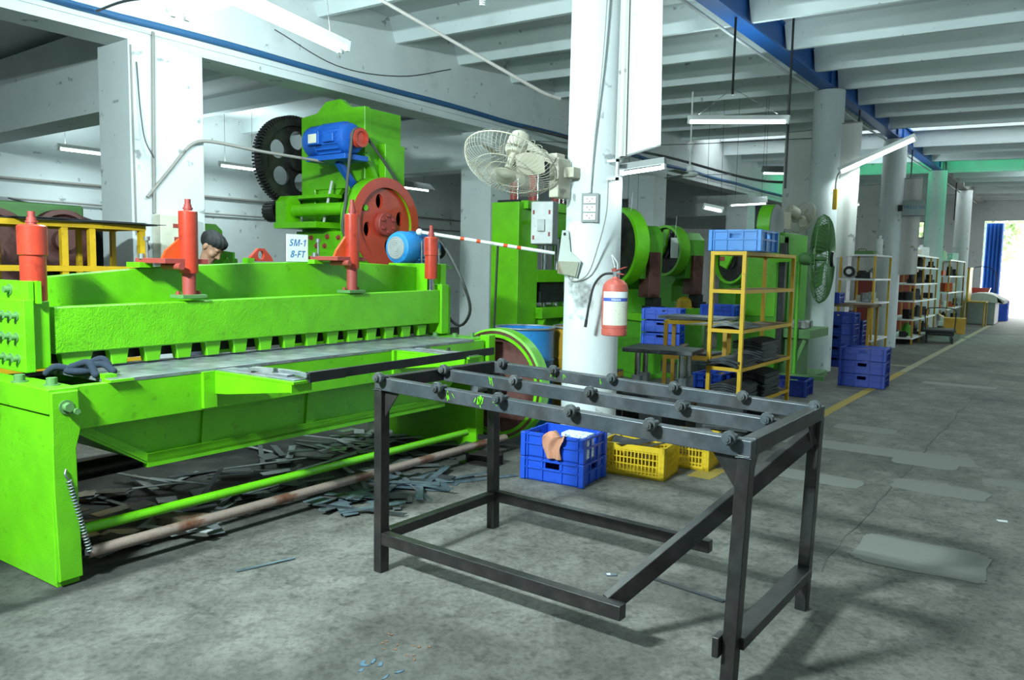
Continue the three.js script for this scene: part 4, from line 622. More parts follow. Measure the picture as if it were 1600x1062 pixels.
// ---------------------------------------------------------------- geared power press behind the shear
{
  const p = thing('geared_power_press', 'tall lime green geared power press with a big red flywheel', 'press', [-6.96, 0, -6.46]);
  part(p, 'frame', [prism([[-1.16, 1.7], [-0.90, 1.7], [-0.90, 2.42], [-0.30, 2.42], [-0.30, 1.9], [0, 1.9], [0, 3.36], [-0.24, 3.37], [-0.32, 3.41], [-0.44, 3.49], [-0.70, 3.48], [-0.86, 3.36], [-1.16, 3.33]], -0.09, 0.0, 'z', [], 0.006), bx(-1.16, -0.90, 0.9, 1.71, -0.5, -0.01), bx(-1.16, -0.93, 1.7, 3.33, -0.5, -0.09), bx(-0.08, 0.0, 0.9, 3.345, -0.60, -0.085, 0.004), bx(-1.15, -0.03, 3.24, 3.325, -0.585, -0.08), bx(-1.15, -0.02, 1.9, 3.3, -0.58, -0.52), bx(-1.2, 0.1, 0, 0.9, -0.7, 0.15, 0.01), prism([[-0.86, 2.42], [-0.42, 2.42], [-0.62, 2.2], [-0.86, 2.0]], -0.08, -0.02)], M.green);
  const gear = (name, x, y, z, R, th, teeth, spokes, m, hubR = 0.12) => {
    const body = part(p, name, [lathe([[R * 0.80, 0], [R * 0.955, 0], [R * 0.955, th], [R * 0.80, th], [R * 0.80, 0]], [x, y, z], [1, 0, 0], 48), lathe([[0, -0.02], [hubR, -0.02], [hubR, th + 0.04], [0, th + 0.04]], [x, y, z], [1, 0, 0], 24), prism(Array.from({ length: 40 }, (_, i) => [z + R * 0.82 * Math.cos(i / 40 * 6.283), y + R * 0.82 * Math.sin(i / 40 * 6.283)]), x + th * 0.35, x + th * 0.65, 'x', spokes ? Array.from({ length: spokes }, (_, k) => ({ c: [z + R * 0.5 * Math.cos(k / spokes * 6.283 + 0.5), y + R * 0.5 * Math.sin(k / spokes * 6.283 + 0.5)], r: R * 0.21 })) : [])], m);
    const tg = []; for (let i = 0; i < teeth; i++) { const a = i / teeth * 6.283, c = Math.cos(a), s = Math.sin(a), w = R * 6.283 / teeth * 0.26; const b = bare(new THREE.BoxGeometry(th, R * 0.08, w * 2)); b.rotateX(a === 0 ? 0 : a).translate(x + th / 2, y + R * 0.985 * c, z + R * 0.985 * s); tg.push(b); }
    part(body, 'gear_teeth', tg, m); return body;
  };
  const g1 = gear('bull_gear', -1.42, 2.80, -0.02, 0.56, 0.14, 84, 5, M.grease); g1.userData.label = 'large black bull gear with round holes';
  gear('pinion', -1.46, 2.15, 0.26, 0.13, 0.2, 18, 0, M.grease, 0.05); gear('drive_gear', 0.0, 2.1, -0.10, 0.42, 0.1, 60, 0, M.grease);
  part(p, 'counter_shaft', [cy([-1.26, 2.15, 0.26], [0.3, 2.15, 0.26], 0.035), cy([-0.95, 2.15, 0.26], [-0.05, 2.15, 0.26], 0.075, 0.075, 20)], M.green); part(p, 'shaft_bearing', [prism([[0.15, 1.98], [0.37, 1.98], [0.37, 2.26], [0.3, 2.33], [0.22, 2.33], [0.15, 2.26]], -1.2, -1.0, 'x'), bx(-1.2, -0.4, 1.93, 2.0, 0.0, 0.4), bx(-1.2, -0.4, 2.30, 2.34, 0.0, 0.2)], M.green);
  part(p, 'slide', [bx(-1.1, -0.1, 1.2, 1.9, -0.02, 0.14, 0.01), bx(-1.18, -0.02, 1.55, 1.66, 0.1, 0.2, 0.01)], M.green);
  for (const [x, y] of [[-1.0, 1.82], [-0.8, 1.82], [-0.5, 1.83], [-0.3, 1.82], [-0.7, 1.72], [-0.55, 1.72], [-0.9, 1.42], [-0.6, 1.44], [-0.4, 1.42]]) part(p, 'bolt', hexBolt([x, y, 0.14 + (y < 1.5 ? 0 : 0)], [0, 0, 1], 0.022, 0.03), M.redDull);
  const fx = 0.14, fy = 1.98, fz = -0.04;
  const fw = part(p, 'flywheel', [lathe([[0.43, 0], [0.54, 0], [0.54, 0.17], [0.52, 0.18], [0.43, 0.18], [0.43, 0]], [fx, fy, fz], [1, 0, 0], 56)], M.green);
  part(fw, 'wheel_face', [prism(Array.from({ length: 44 }, (_, i) => [fz + 0.435 * Math.cos(i / 44 * 6.283), fy + 0.435 * Math.sin(i / 44 * 6.283)]), fx + 0.1, fx + 0.14, 'x', [0, 1, 2, 3].map((k) => ({ c: [fz + 0.27 * Math.cos(k * 1.571 + 1.3), fy + 0.27 * Math.sin(k * 1.571 + 1.3)], r: 0.055, r2: 0.085 }))), lathe([[0.42, 0.182], [0.535, 0.182], [0.535, 0.195], [0.42, 0.195], [0.42, 0.182]], [fx, fy, fz], [1, 0, 0], 56)], M.red, 'red flywheel face with oval holes');
  part(fw, 'hub', [lathe([[0, 0.12], [0.14, 0.12], [0.14, 0.2], [0.13, 0.21], [0, 0.21]], [fx, fy, fz], [1, 0, 0], 28), ...[0, 1, 2, 3, 4, 5].map((k) => cy([fx + 0.2, fy + 0.095 * Math.cos(k * 1.047), fz + 0.095 * Math.sin(k * 1.047)], [fx + 0.235, fy + 0.095 * Math.cos(k * 1.047), fz + 0.095 * Math.sin(k * 1.047)], 0.02, 0.02, 6))], M.redDull);
  const mo = part(p, 'motor', [lathe([[0, 0], [0.13, 0.0], [0.18, 0.02], [0.19, 0.06], [0.19, 0.22], [0.18, 0.23], [0.18, 0.66], [0.16, 0.70], [0.06, 0.74], [0, 0.74]], [-0.52, 2.92, 0.34], [1, 0, 0], 28)], M.blue, 'dark blue electric motor');
  part(mo, 'cooling_fins', Array.from({ length: 20 }, (_, i) => { const a = i / 20 * 6.283, c = Math.cos(a), q = Math.sin(a); return bar([-0.28, 2.92 + 0.187 * c, 0.34 + 0.187 * q], [0.10, 2.92 + 0.187 * c, 0.34 + 0.187 * q], 0.007, 0.024); }), M.blue); part(mo, 'terminal_box', [bx(-0.34, -0.14, 2.85, 3.0, 0.5, 0.58, 0.01), bx(-0.10, 0.08, 2.87, 2.97, 0.5, 0.56, 0.01)], M.blue); part(mo, 'name_plate', [bx(-0.31, -0.17, 2.87, 2.97, 0.58, 0.584)], M.cream);
  part(mo, 'base_slide', [bx(-0.45, 0.22, 2.68, 2.74, 0.15, 0.5, 0.006), bar([-0.1, 2.68, 0.32], [-0.1, 2.4, 0.05], 0.08, 0.06)], M.blue); part(mo, 'pulley', [lathe([[0, 0.76], [0.105, 0.76], [0.105, 0.78], [0.09, 0.8], [0.105, 0.82], [0.105, 0.84], [0.07, 0.84], [0.07, 0.82], [0, 0.82]], [-0.52, 2.92, 0.34], [1, 0, 0], 24)], M.red);
  part(p, 'drive_belt', [tube([[0.27, 2.99, 0.42], [0.27, 3.03, 0.34], [0.27, 2.97, 0.25], [0.23, 2.35, -0.42], [0.22, 1.9, -0.60], [0.22, 1.42, -0.04], [0.22, 1.85, 0.52], [0.23, 2.2, 0.50], [0.26, 2.8, 0.45]], 0.018, 6, 8, true)], M.belt);
  part(p, 'side_pulley', [lathe([[0, 0], [0.16, 0], [0.16, 0.06], [0.13, 0.08], [0, 0.08]], [0.02, 2.76, -0.42], [1, 0, 0], 28)], M.maroon); part(p, 'clutch_bracket', [bx(0.0, 0.12, 2.36, 2.95, -0.55, -0.22, 0.01), bar([0.05, 2.4, -0.2], [0.05, 2.8, 0.05], 0.06, 0.06)], M.green);
  part(p, 'pull_rod', [cy([-0.5, 2.0, 0.2], [-0.44, 2.5, 0.12], 0.016)], M.conduitPale);
}
// ---------------------------------------------------------------- hydraulic press
{
  const h = thing('hydraulic_press', 'green slab sided hydraulic press with red cylinders behind the thick column', 'press', [-5.58, 0, -7.69]);
  part(h, 'side_frame', [bx(-0.42, 0, 0, 2.30, -0.42, 0, 0.008)], M.green); part(h, 'side_frame', [bx(-0.42, 0, 0, 2.30, -1.75, -1.38, 0.008)], M.green);
  part(h, 'crown', [bx(-0.4, 0.02, 1.9, 2.34, -1.4, -0.38, 0.01), bx(-0.05, 0.06, 2.22, 2.32, -1.5, -0.1, 0.005)], M.green); part(h, 'cap', [bx(-0.36, -0.06, 2.30, 2.33, -0.36, -0.04)], M.dark);
  for (const z of [-0.5, -0.75, -1.05, -1.28]) part(h, 'guide_rod', [cy([-0.12, 1.0, z], [-0.12, 1.92, z], 0.035)], M.chrome);
  part(h, 'slide', [bx(-0.36, 0.0, 1.32, 1.48, -1.36, -0.42, 0.008)], M.green); part(h, 'die_set', [bx(-0.3, 0.0, 1.06, 1.2, -1.2, -0.5, 0.006), bx(-0.28, -0.04, 1.2, 1.32, -1.1, -0.55)], M.dark); part(h, 'bolster', [bx(-0.42, 0.1, 0.86, 1.0, -1.4, -0.4, 0.008), prism([[0.0, 0.86], [0.1, 0.86], [0.0, 0.5]], -0.5, -0.46), prism([[0.0, 0.86], [0.1, 0.86], [0.0, 0.5]], -1.0, -0.96)], M.green); part(h, 'bed', [bx(-0.4, 0.0, 0, 0.86, -1.4, -0.4)], M.greenShaded);
  for (const [x, z] of [[-0.3, -0.3], [-0.1, -0.45], [-0.3, -0.7], [-0.1, -0.95], [-0.2, -1.2]]) { const c = part(h, 'ram_cylinder', [cy([x, 2.3, z], [x, 2.72, z], 0.05, 0.05, 18)], M.redDull, 'red ram cylinder'); part(c, 'tie_rod', [cy([x + 0.08, 2.3, z + 0.03], [x + 0.08, 2.70, z + 0.03], 0.012), cy([x, 2.72, z], [x, 2.76, z], 0.03, 0.03, 6)], M.chrome); }
  const cb = thing('control_box', 'cream electric control box mounted on the hydraulic press', 'control box', [-5.28, 1.78, -7.75], 0.25);
  part(cb, 'cabinet', [bx(-0.14, 0.14, 0, 0.52, -0.2, 0, 0.015)], M.grey); const d = part(cb, 'door', [bx(-0.135, 0.14, 0.01, 0.51, 0, 0.022, 0.02)], M.white); part(d, 'switch', [bx(-0.04, 0.05, 0.16, 0.30, 0.022, 0.06, 0.005)], M.conduitPale); part(d, 'warning_sticker', [[-0.1, 0.36], [0.1, 0.36], [-0.1, 0.06], [0.1, 0.1]].map(([x, y]) => bx(x - 0.012, x + 0.012, y, y + 0.05, 0.022, 0.0235)), M.redDull); part(cb, 'side_label', [bx(-0.142, -0.14, 0.34, 0.44, -0.14, -0.06)], M.yellow);
  part(cb, 'bracket', [bar([-0.1, 0.3, -0.2], [-0.2, 0.3, -0.36], 0.04, 0.04)], M.greenShaded);
  const flag = single('warning_pole', 'white and orange striped pole jutting out beside the blue motor', 'pole', [cy([0, 0, 0], [0.95, -0.165, -0.75], 0.016, 0.016, 10), ball([0, 0, 0], 0.03)], M.white, [-4.80, 1.80, -5.11]);
  for (const t of [0.3, 0.42, 0.62, 0.72]) part(flag, 'orange_tape', [cy([0.95 * t, -0.165 * t, -0.75 * t], [0.95 * (t + 0.03), -0.165 * (t + 0.03), -0.75 * (t + 0.03)], 0.0168, 0.0168, 10)], M.orange);
  part(flag, 'stay', [cy([0.55, -0.095, -0.434], [0.5, -1.8, -0.42], 0.01)], M.dark);
  // barrels
  const brl = (label, p, m) => { const b = thing('steel_barrel', label, 'barrel', p, 0, 'barrels behind the shear flywheel'); part(b, 'drum', [lathe([[0, 0.0], [0.275, 0.0], [0.285, 0.02], [0.28, 0.04], [0.28, 0.3], [0.29, 0.32], [0.28, 0.34], [0.28, 0.62], [0.29, 0.64], [0.28, 0.66], [0.28, 0.93], [0.27, 0.93], [0.27, 0.88], [0, 0.88]], [0, 0, 0], [0, 1, 0], 36)], m); part(b, 'rim', [ring([0, 0.935, 0], [0, 1, 0], 0.283, 0.012, 36, 6)], M.steel); };
  brl('dented blue steel barrel with a bare metal rim', [-4.26, 0.001, -6.0], M.skyBlue); brl('rusty orange steel barrel partly behind the thick column', [-3.92, 0.001, -6.5], M.ochre);
}
// ---------------------------------------------------------------- row of C-frame presses
function cPress(label, p, turn, R, s = 1) {
  const c = thing('c_frame_press', label, 'press', p, turn, 'row of C-frame presses');
  part(c, 'frame', [prism([[-0.5, 0], [0.34, 0], [0.34, 0.82], [0.08, 0.86], [-0.04, 1.0], [-0.04, 1.25], [0.06, 1.36], [0.28, 1.38], [0.30, 2.0], [0.16, 2.12], [-0.32, 2.12], [-0.5, 1.85]], -0.50, -0.12, 'z', [], 0.01)], M.greenShaded);  // frame takes the shaded green, its dimness painted in
  part(c, 'bolster', [bx(0.0, 0.42, 0.80, 0.9, -0.56, -0.06, 0.008)], M.green); part(c, 'slide', [bx(0.12, 0.36, 1.12, 1.75, -0.42, -0.22, 0.01)], M.maroon); part(c, 'die', [bx(0.1, 0.38, 0.9, 1.0, -0.5, -0.31), bx(0.14, 0.34, 1.0, 1.12, -0.46, -0.33)], M.dark);
  part(c, 'crankshaft', [cy([0.05, 1.82, -0.6], [0.05, 1.82, 0.16], 0.055), cy([0.05, 1.82, -0.12], [0.05, 1.82, -0.02], 0.13, 0.13, 24)], M.green);
  const w = part(c, 'flywheel', [lathe([[R * 0.9, -0.1], [R, -0.1], [R, 0.1], [R * 0.9, 0.1], [R * 0.9, -0.1]], [0.05, 1.82, 0.06], [0, 0, 1], 48)], M.green);
  part(w, 'wheel_web', [lathe([[0.0, -0.03], [R * 0.91, -0.03], [R * 0.91, 0.03], [0.13, 0.05], [0.13, 0.1], [0, 0.1]], [0.05, 1.82, 0.06], [0, 0, 1], 40), ...Array.from({ length: 10 }, (_, k) => cy([0.05 + R * 0.7 * Math.cos(k * 0.628), 1.82 + R * 0.7 * Math.sin(k * 0.628), 0.08], [0.05 + R * 0.7 * Math.cos(k * 0.628), 1.82 + R * 0.7 * Math.sin(k * 0.628), 0.105], 0.02, 0.02, 8))], M.grease);
  const gu = part(c, 'guard_arm', [prism([[-0.16, 1.75], [0.02, 1.68], [0.16, 1.9], [0.2, 2.16], [0.1, 2.16], [0.0, 2.0], [-0.16, 1.95]], 0.17, 0.22, 'z', [], 0.01)], M.green); part(gu, 'eye_plate', [bx(-0.14, -0.02, 1.84, 1.92, 0.22, 0.23)], M.redDull);
  part(c, 'base_pad', [bx(-0.58, 0.44, 0, 0.06, -0.6, -0.02, 0.006)], M.greenShaded); c.scale.setScalar(s); return c;
}
cPress('first C-frame press of the row, its flywheel just past the extinguisher', [-5.26, 0, -9.72], -0.46, 0.54, 1.0);
cPress('second C-frame press of the row, with a white tag before its flywheel', [-5.50, 0, -11.78], -0.42, 0.41, 1.0);
cPress('third C-frame press of the row, half hidden by the yellow shelf rack', [-5.05, 0, -13.5], -0.42, 0.42, 0.92);
cPress('last C-frame press of the row, farthest from the viewpoint', [-4.85, 0, -15.3], -0.42, 0.42, 0.9);
{
  const tg = (label, p, w, h) => { const t = single('paper_tag', label, 'tag', [bx(-w / 2, w / 2, -h, 0, -0.002, 0.002)], M.white, p, 0.4); part(t, 'string', [cy([0, 0, 0], [0.02, 0.35, 0], 0.004, 0.004, 5)], M.conduitPale); };
  tg('white paper tag hanging before the second flywheel', [-5.28, 2.02, -11.5], 0.12, 0.32); tg('white paper tag hanging before the first flywheel', [-5.05, 2.2, -9.55], 0.08, 0.18);
  const hm = thing('hard_hat', 'yellow hard hat resting in the throat of the second press', 'hard hat', [-5.23, 0.902, -11.84]); part(hm, 'shell', [lathe([[0.125, 0], [0.125, 0.06], [0.11, 0.12], [0.07, 0.155], [0, 0.165]], [0, 0, 0], [0, 1, 0], 24), ...[-0.04, 0, 0.04].map((z) => tube([[-0.1, 0.12, z], [0, 0.175, z], [0.1, 0.12, z]], 0.008, 6))], M.yellow); part(hm, 'brim', [lathe([[0.11, 0], [0.155, -0.004], [0.155, 0.004], [0.12, 0.012]], [0, 0, 0], [0, 1, 0], 24)], M.yellow);
  // motor press close to the aisle
  const p = thing('motor_press', 'dark green press with a wheel on top behind the yellow shelf rack', 'press', [-3.32, 0, -10.6]);
  part(p, 'frame', [bx(-0.52, -0.02, 0, 2.0, -0.4, 0, 0.01), bx(-0.48, 0, 0.0, 1.7, -1.3, -0.4, 0.01), bx(-0.3, -0.02, 1.7, 2.05, -1.3, -0.2, 0.01)], M.greenShaded); part(p, 'front_cover', [bx(-0.5, -0.04, 0.9, 1.98, 0, 0.012, 0.004)], M.green);
  part(p, 'cable_duct', [bx(-0.02, 0.06, 0.3, 1.9, -0.1, -0.02)], M.dark); part(p, 'bolster', [bx(-0.1, 0.42, 0.62, 0.74, -1.0, -0.1, 0.006)], M.greenDull); part(p, 'knee', [bx(-0.05, 0.22, 0.0, 0.62, -0.8, -0.2, 0.05), bar([0.15, 0.05, -0.1], [0.35, 0.6, -0.1], 0.05, 0.05)], M.greenDull);
  part(p, 'base', [bx(-0.6, 0.35, 0, 0.08, -1.35, 0.08, 0.01), bar([-0.1, 0.12, 0.05], [0.65, 0.12, 0.0], 0.06, 0.06)], M.greenDull);
  const w = part(p, 'flywheel', [lathe([[0.2, -0.12], [0.3, -0.12], [0.3, 0.05], [0.2, 0.05], [0.2, -0.12]], [-0.14, 2.12, -0.05], [1, 0, 0], 36)], M.green); part(w, 'wheel_face', [lathe([[0, 0.0], [0.2, 0.0], [0.22, 0.055], [0.295, 0.055], [0.295, 0.06], [0.2, 0.06], [0.1, 0.03], [0, 0.03]], [-0.14, 2.12, -0.05], [1, 0, 0], 36)], M.grey);
  part(p, 'motor', [lathe([[0, 0], [0.11, 0], [0.13, 0.03], [0.13, 0.32], [0.1, 0.36], [0, 0.36]], [-0.2, 2.0, -0.75], [0, 0, 1], 20)], M.dark); part(p, 'vise', [bx(0.1, 0.32, 0.74, 0.86, -0.4, -0.2, 0.02), cy([0.12, 0.8, -0.5], [0.32, 0.8, -0.5], 0.05)], M.steel);
}
// ---------------------------------------------------------------- racks
function rack(label, p, w, d, h, levels, m, sm, group, o = {}) {      // base centre; w along x, d along z
  const r = thing('shelf_rack', label, 'rack', p, o.turn || 0, group), W = w / 2, D = d / 2, a = o.a || 0.035, ex = o.mid || [];
  for (const z of [-D, ...ex, D]) for (const x of [-W, W]) part(r, 'post', [bx(x - (x > 0 ? a : 0), x + (x > 0 ? 0 : a), 0, h, z - (z > 0 ? a : 0), z + (z > 0 ? 0 : a))], m);
  for (const y of levels) {
    const s = part(r, 'shelf', [bx(-W + 0.004, W - 0.004, y - 0.006, y, -D + 0.004, D - 0.004)], sm);
    part(s, 'shelf_edge', [bx(-W, W, y - 0.03, y + 0.004, D - 0.006, D + 0.002), bx(-W, W, y - 0.03, y + 0.004, -D - 0.002, -D + 0.006), bx(W - 0.006, W + 0.002, y - 0.03, y + 0.004, -D, D), bx(-W - 0.002, -W + 0.006, y - 0.03, y + 0.004, -D, D)], o.em || m);
  }
  return r;
}
function sheetPile(label, name, p, w, d, n, m, group, curve = 0) {     // each sheet one thing
  for (let i = 0; i < n; i++) {
    const k = 8, top = [], bot = []; for (let j = 0; j <= k; j++) { const x = -w / 2 + w * j / k, y = curve * Math.sin(j / k * Math.PI); top.push([x, y + 0.01]); bot.push([x, y]); }
    single(name, label, 'sheet', [prism([...bot, ...top.reverse()], -d / 2, d / 2, 'z')], m, [p[0] + rr(-0.012, 0.012), p[1] + i * 0.0125, p[2] + rr(-0.03, 0.03)], rr(-0.06, 0.06), group);
  }
}
{
  rack('tall yellow shelf rack carrying steel blanks, with a blue crate on top', [-2.68, 0, -7.78], 0.34, 1.52, 1.69, [0.24, 0.60, 0.96, 1.33, 1.685], M.yellow, M.wood);
  crate('sky blue crate standing on top of the tall yellow shelf rack', [-2.66, 1.692, -7.36], 0.05, 0.46, 0.56, 0.2, M.crateSky, 'crates on racks');
  for (const [y, z, n, m, w, what] of [[0.245, -7.3, 14, M.sheetDark, 0.30, 'bottom shelf, front'], [0.245, -8.0, 18, M.sheetDark, 0.30, 'bottom shelf, rear'], [0.605, -7.22, 5, M.sheetDark, 0.30, 'second shelf, front'], [0.605, -7.9, 16, M.sheetDark, 0.30, 'second shelf, rear'], [0.965, -7.3, 2, M.sheet, 0.30, 'third shelf']])
    sheetPile('curved steel blank in a pile on the tall yellow rack, ' + what, 'steel_blank', [-2.68, y, z], w, 0.5, n, m, 'blanks on the tall rack, ' + what, 0.03);
  const lid = single('steel_blank', 'pale steel blank leaning over the front of the tall rack', 'sheet', [prism([[-0.22, -0.15], [0.18, -0.15], [0.22, 0.1], [-0.05, 0.15]], 0, 0.006, 'y')], M.sheet, [-2.95, 0.99, -7.25], 0.3); lid.rotation.z = 0.12;
  // low yellow table beside it
  const t = thing('low_table', 'low yellow angle iron table stacked with plates and crates', 'table', [-3.5, 0, -8.35], 0.28);
  for (const [x, z] of [[-0.32, 0.3], [0.32, 0.3], [-0.32, -0.3], [0.32, -0.3]]) part(t, 'leg', [bx(x - 0.022, x + 0.022, 0, 0.94, z - 0.022, z + 0.022)], M.ochre);
  part(t, 'top_frame', [bx(-0.34, 0.34, 0.91, 0.95, 0.28, 0.32), bx(-0.34, 0.34, 0.91, 0.95, -0.32, -0.28), bx(-0.34, -0.3, 0.91, 0.95, -0.3, 0.3), bx(0.3, 0.34, 0.91, 0.95, -0.3, 0.3)], M.yellow); part(t, 'lower_frame', [bx(-0.34, 0.34, 0.52, 0.56, 0.28, 0.32), bx(-0.34, 0.34, 0.52, 0.56, -0.32, -0.28), bx(-0.34, 0.34, 0.55, 0.565, -0.3, 0.3)], M.ochre);
  sheetPile('thin steel sheet on the low yellow table', 'steel_sheet', [-3.55, 0.952, -8.4], 0.75, 0.5, 3, M.sheet, 'sheets on the low table'); sheetPile('dark plate on the lower shelf of the low yellow table', 'steel_sheet', [-3.5, 0.567, -8.35], 0.5, 0.4, 2, M.sheetDark, 'plates in the low table');
  for (let i = 0; i < 3; i++) crate(['bottom crate', 'middle crate', 'top crate'][i] + ' of the bright blue stack beyond the extinguisher', [-4.37, 0.55 + i * 0.16, -9.27], 0.25, 0.46, 0.34, 0.145, M.crateBlue, 'blue stack beyond the extinguisher');
  { const bench = thing('work_bench', 'dark bench carrying the blue crate stack', 'bench', [-4.37, 0, -9.27], 0.25); part(bench, 'top', [bx(-0.3, 0.3, 0.5, 0.547, -0.25, 0.25, 0.005)], M.wood); for (const [x, z] of [[-0.26, 0.2], [0.26, 0.2], [-0.26, -0.2], [0.26, -0.2]]) part(bench, 'leg', [bx(x - 0.02, x + 0.02, 0, 0.5, z - 0.02, z + 0.02)], M.greenDull); }
  crate('bright blue crate on the floor under the low yellow table', [-3.04, 0.3, -7.72], 0.0, 0.28, 0.36, 0.16, M.crateBlue, 'blue crates near the low table');
  { const b = thing('pallet', 'dark timber pallet under the blue crate by the yellow rack', 'pallet', [-3.04, 0, -7.72], 0); part(b, 'deck_board', [bx(-0.17, 0.17, 0.26, 0.298, -0.24, 0.24)], M.sheetDark); for (const x of [-0.13, 0, 0.13]) part(b, 'bearer', [bx(x - 0.03, x + 0.03, 0, 0.26, -0.22, 0.22)], M.wood); }
  crate('bright blue crate behind the low yellow table, on a grey stool', [-3.95, 0.905, -10.15], 0.1, 0.42, 0.34, 0.15, M.crateBlue, 'blue crates near the low table');
  { const b = thing('work_stool', 'grey stool under the blue crate before the first press', 'stool', [-3.95, 0, -10.15], 0.1); part(b, 'top', [bx(-0.22, 0.22, 0.86, 0.903, -0.18, 0.18, 0.005)], M.grey); for (const [x, z] of [[-0.18, 0.14], [0.18, 0.14], [-0.18, -0.14], [0.18, -0.14]]) part(b, 'leg', [bx(x - 0.02, x + 0.02, 0, 0.86, z - 0.02, z + 0.02)], M.greenDull); }
  for (let i = 0; i < 9; i++) single('die_plate', 'pale stacked die plate under the low yellow table', 'plate', [bx(-0.18, 0.18, 0, 0.03, -0.15, 0.15, 0.003)], M.sheetBlue, [-3.80 + rr(-0.02, 0.02), 0.151 + i * 0.033, -9.06], 0.1 + rr(-0.05, 0.05), 'die plates under the low table');
  { const b = thing('die_stand', 'dark block supporting the pale die plates', 'block', [-3.80, 0, -9.06], 0.1); part(b, 'block', [bx(-0.17, 0.17, 0.03, 0.149, -0.13, 0.13, 0.01)], M.dark); part(b, 'skid', [bx(-0.18, 0.18, 0, 0.03, -0.15, -0.09)], M.wood); part(b, 'skid', [bx(-0.18, 0.18, 0, 0.03, 0.09, 0.15)], M.wood); }
  // die set on the floor next to the thick column
  const ds = thing('die_set', 'heavy steel die set with a flat top plate beside the thick column', 'die set', [-3.14, 0, -6.66], 0.15);
  part(ds, 'top_plate', [bx(-0.32, 0.34, 0.74, 0.78, -0.22, 0.22, 0.006)], M.sheetDark); part(ds, 'bottom_plate', [bx(-0.36, 0.36, 0.30, 0.36, -0.26, 0.26, 0.006)], M.sheetDark); for (const [x, z] of [[-0.2, 0.12], [0.22, 0.12], [-0.2, -0.12], [0.22, -0.12]]) { const g = part(ds, 'guide_pillar', [cy([x, 0.36, z], [x, 0.74, z], 0.025)], M.chrome); part(g, 'bush', [cy([x, 0.36, z], [x, 0.52, z], 0.05)], M.steel); } part(ds, 'base_block', [bx(-0.3, 0.3, 0, 0.3, -0.22, 0.22, 0.01)], M.dark);
  for (const [x, y, z, a, w, d, m] of [[-2.45, 0.40, -6.42, 0.1, 0.6, 0.22, 0], [-2.30, 0.30, -6.74, 0.1, 0.4, 0.22, 0], [-2.92, 0.29, -6.08, -0.1, 0.34, 0.2, 1], [-2.28, 0.22, -6.1, 0.2, 0.36, 0.2, 0]]) { const b = thing('steel_plate', ['long dark steel plate across the die blocks', 'dark plate on blocks beside the die set', 'narrow plate on a block near the thick column', 'small plate on a low block by the table corner'][[0.40, 0.30, 0.29, 0.22].indexOf(y)], 'plate', [x, 0, z], a); part(b, 'plate', [bx(-w / 2, w / 2, y, y + 0.03, -d / 2, d / 2, 0.004)], M.sheetDark); part(b, 'support_block', [bx(-w / 3, w / 3, 0, y, -d / 3, d / 3)], M.dark); }
  const ybx = thing('ammo_box', 'small yellow and black striped box beside the thick column', 'box', [-3.42, 0, -6.12], 0.2); part(ybx, 'body', [bx(-0.12, 0.12, 0, 0.6, -0.1, 0.1, 0.006)], M.dark); part(ybx, 'stripe', [0.3, 0.42, 0.54].map((y) => bx(-0.122, 0.122, y, y + 0.05, -0.102, 0.102)), M.ochre);
  // crates along the aisle
  for (let i = 0; i < 3; i++) crate(['lowest', 'middle', 'uppermost'][i] + ' crate of the navy stack standing on the aisle line', [-2.31, 0.002 + i * 0.176, -11.2], 0.06, 0.54, 0.42, 0.172, M.crateNavy, 'navy stack on the aisle line');
  crate('navy crate with scrap on the floor at the foot of the motor press', [-2.86, 0.002, -9.75], 0.08, 0.44, 0.4, 0.2, M.crateNavy, 'navy crates by the motor press');
  for (let i = 0; i < 5; i++) crate(['bottom', 'second', 'third', 'fourth', 'top'][i] + ' crate of the tall navy stack behind the second column', [-3.2, 0.002 + i * 0.176, -13.35], 0.05, 0.56, 0.42, 0.172, M.crateNavy, 'navy stack behind the second column');
  for (let i = 0; i < 4; i++) crate(['bottom', 'second', 'third', 'top'][i] + ' crate of the navy stack against the yellow tool rack', [-3.3, 0.002 + i * 0.176, -14.4], 0.05, 0.56, 0.42, 0.172, M.crateNavy, 'navy stack at the tool rack');
  crate('small blue crate on the plank of the tool rack table', [-3.55, 1.0, -14.0], 0.05, 0.44, 0.4, 0.18, M.crateNavy, 'crates on racks');
  const wt = thing('plank_table', 'narrow plank table before the yellow tool rack', 'table', [-3.3, 0, -14.2]); part(wt, 'top', [bx(-0.55, 0.5, 0.95, 0.998, -0.4, 0.35, 0.005)], M.wood); for (const [x, z] of [[-0.5, 0.3], [0.45, 0.3], [-0.5, -0.35], [0.45, -0.35]]) part(wt, 'leg', [bx(x - 0.02, x + 0.02, 0, 0.95, z - 0.02, z + 0.02)], M.ochre);
  // racks in the distance
  rack('yellow tool rack with machine parts before the third column', [-3.36, 0, -15.9], 0.62, 1.4, 1.87, [0.3, 0.98, 1.42, 1.86], M.yellow, M.white, 'distant racks', { em: M.white });
  rack('rack with pale shelves between the third and fourth columns', [-3.2, 0, -20.0], 0.6, 3.0, 1.95, [0.15, 0.55, 0.95, 1.32, 1.68, 1.94], M.ochre, M.white, 'distant racks', { em: M.white, mid: [-0.5, 0.5] });
  rack('rack with pale shelves behind the trolley, beside the yellow panel', [-3.25, 0, -25.6], 0.6, 3.2, 1.95, [0.15, 0.6, 1.05, 1.5, 1.94], M.ochre, M.white, 'distant racks', { em: M.white, mid: [0] });
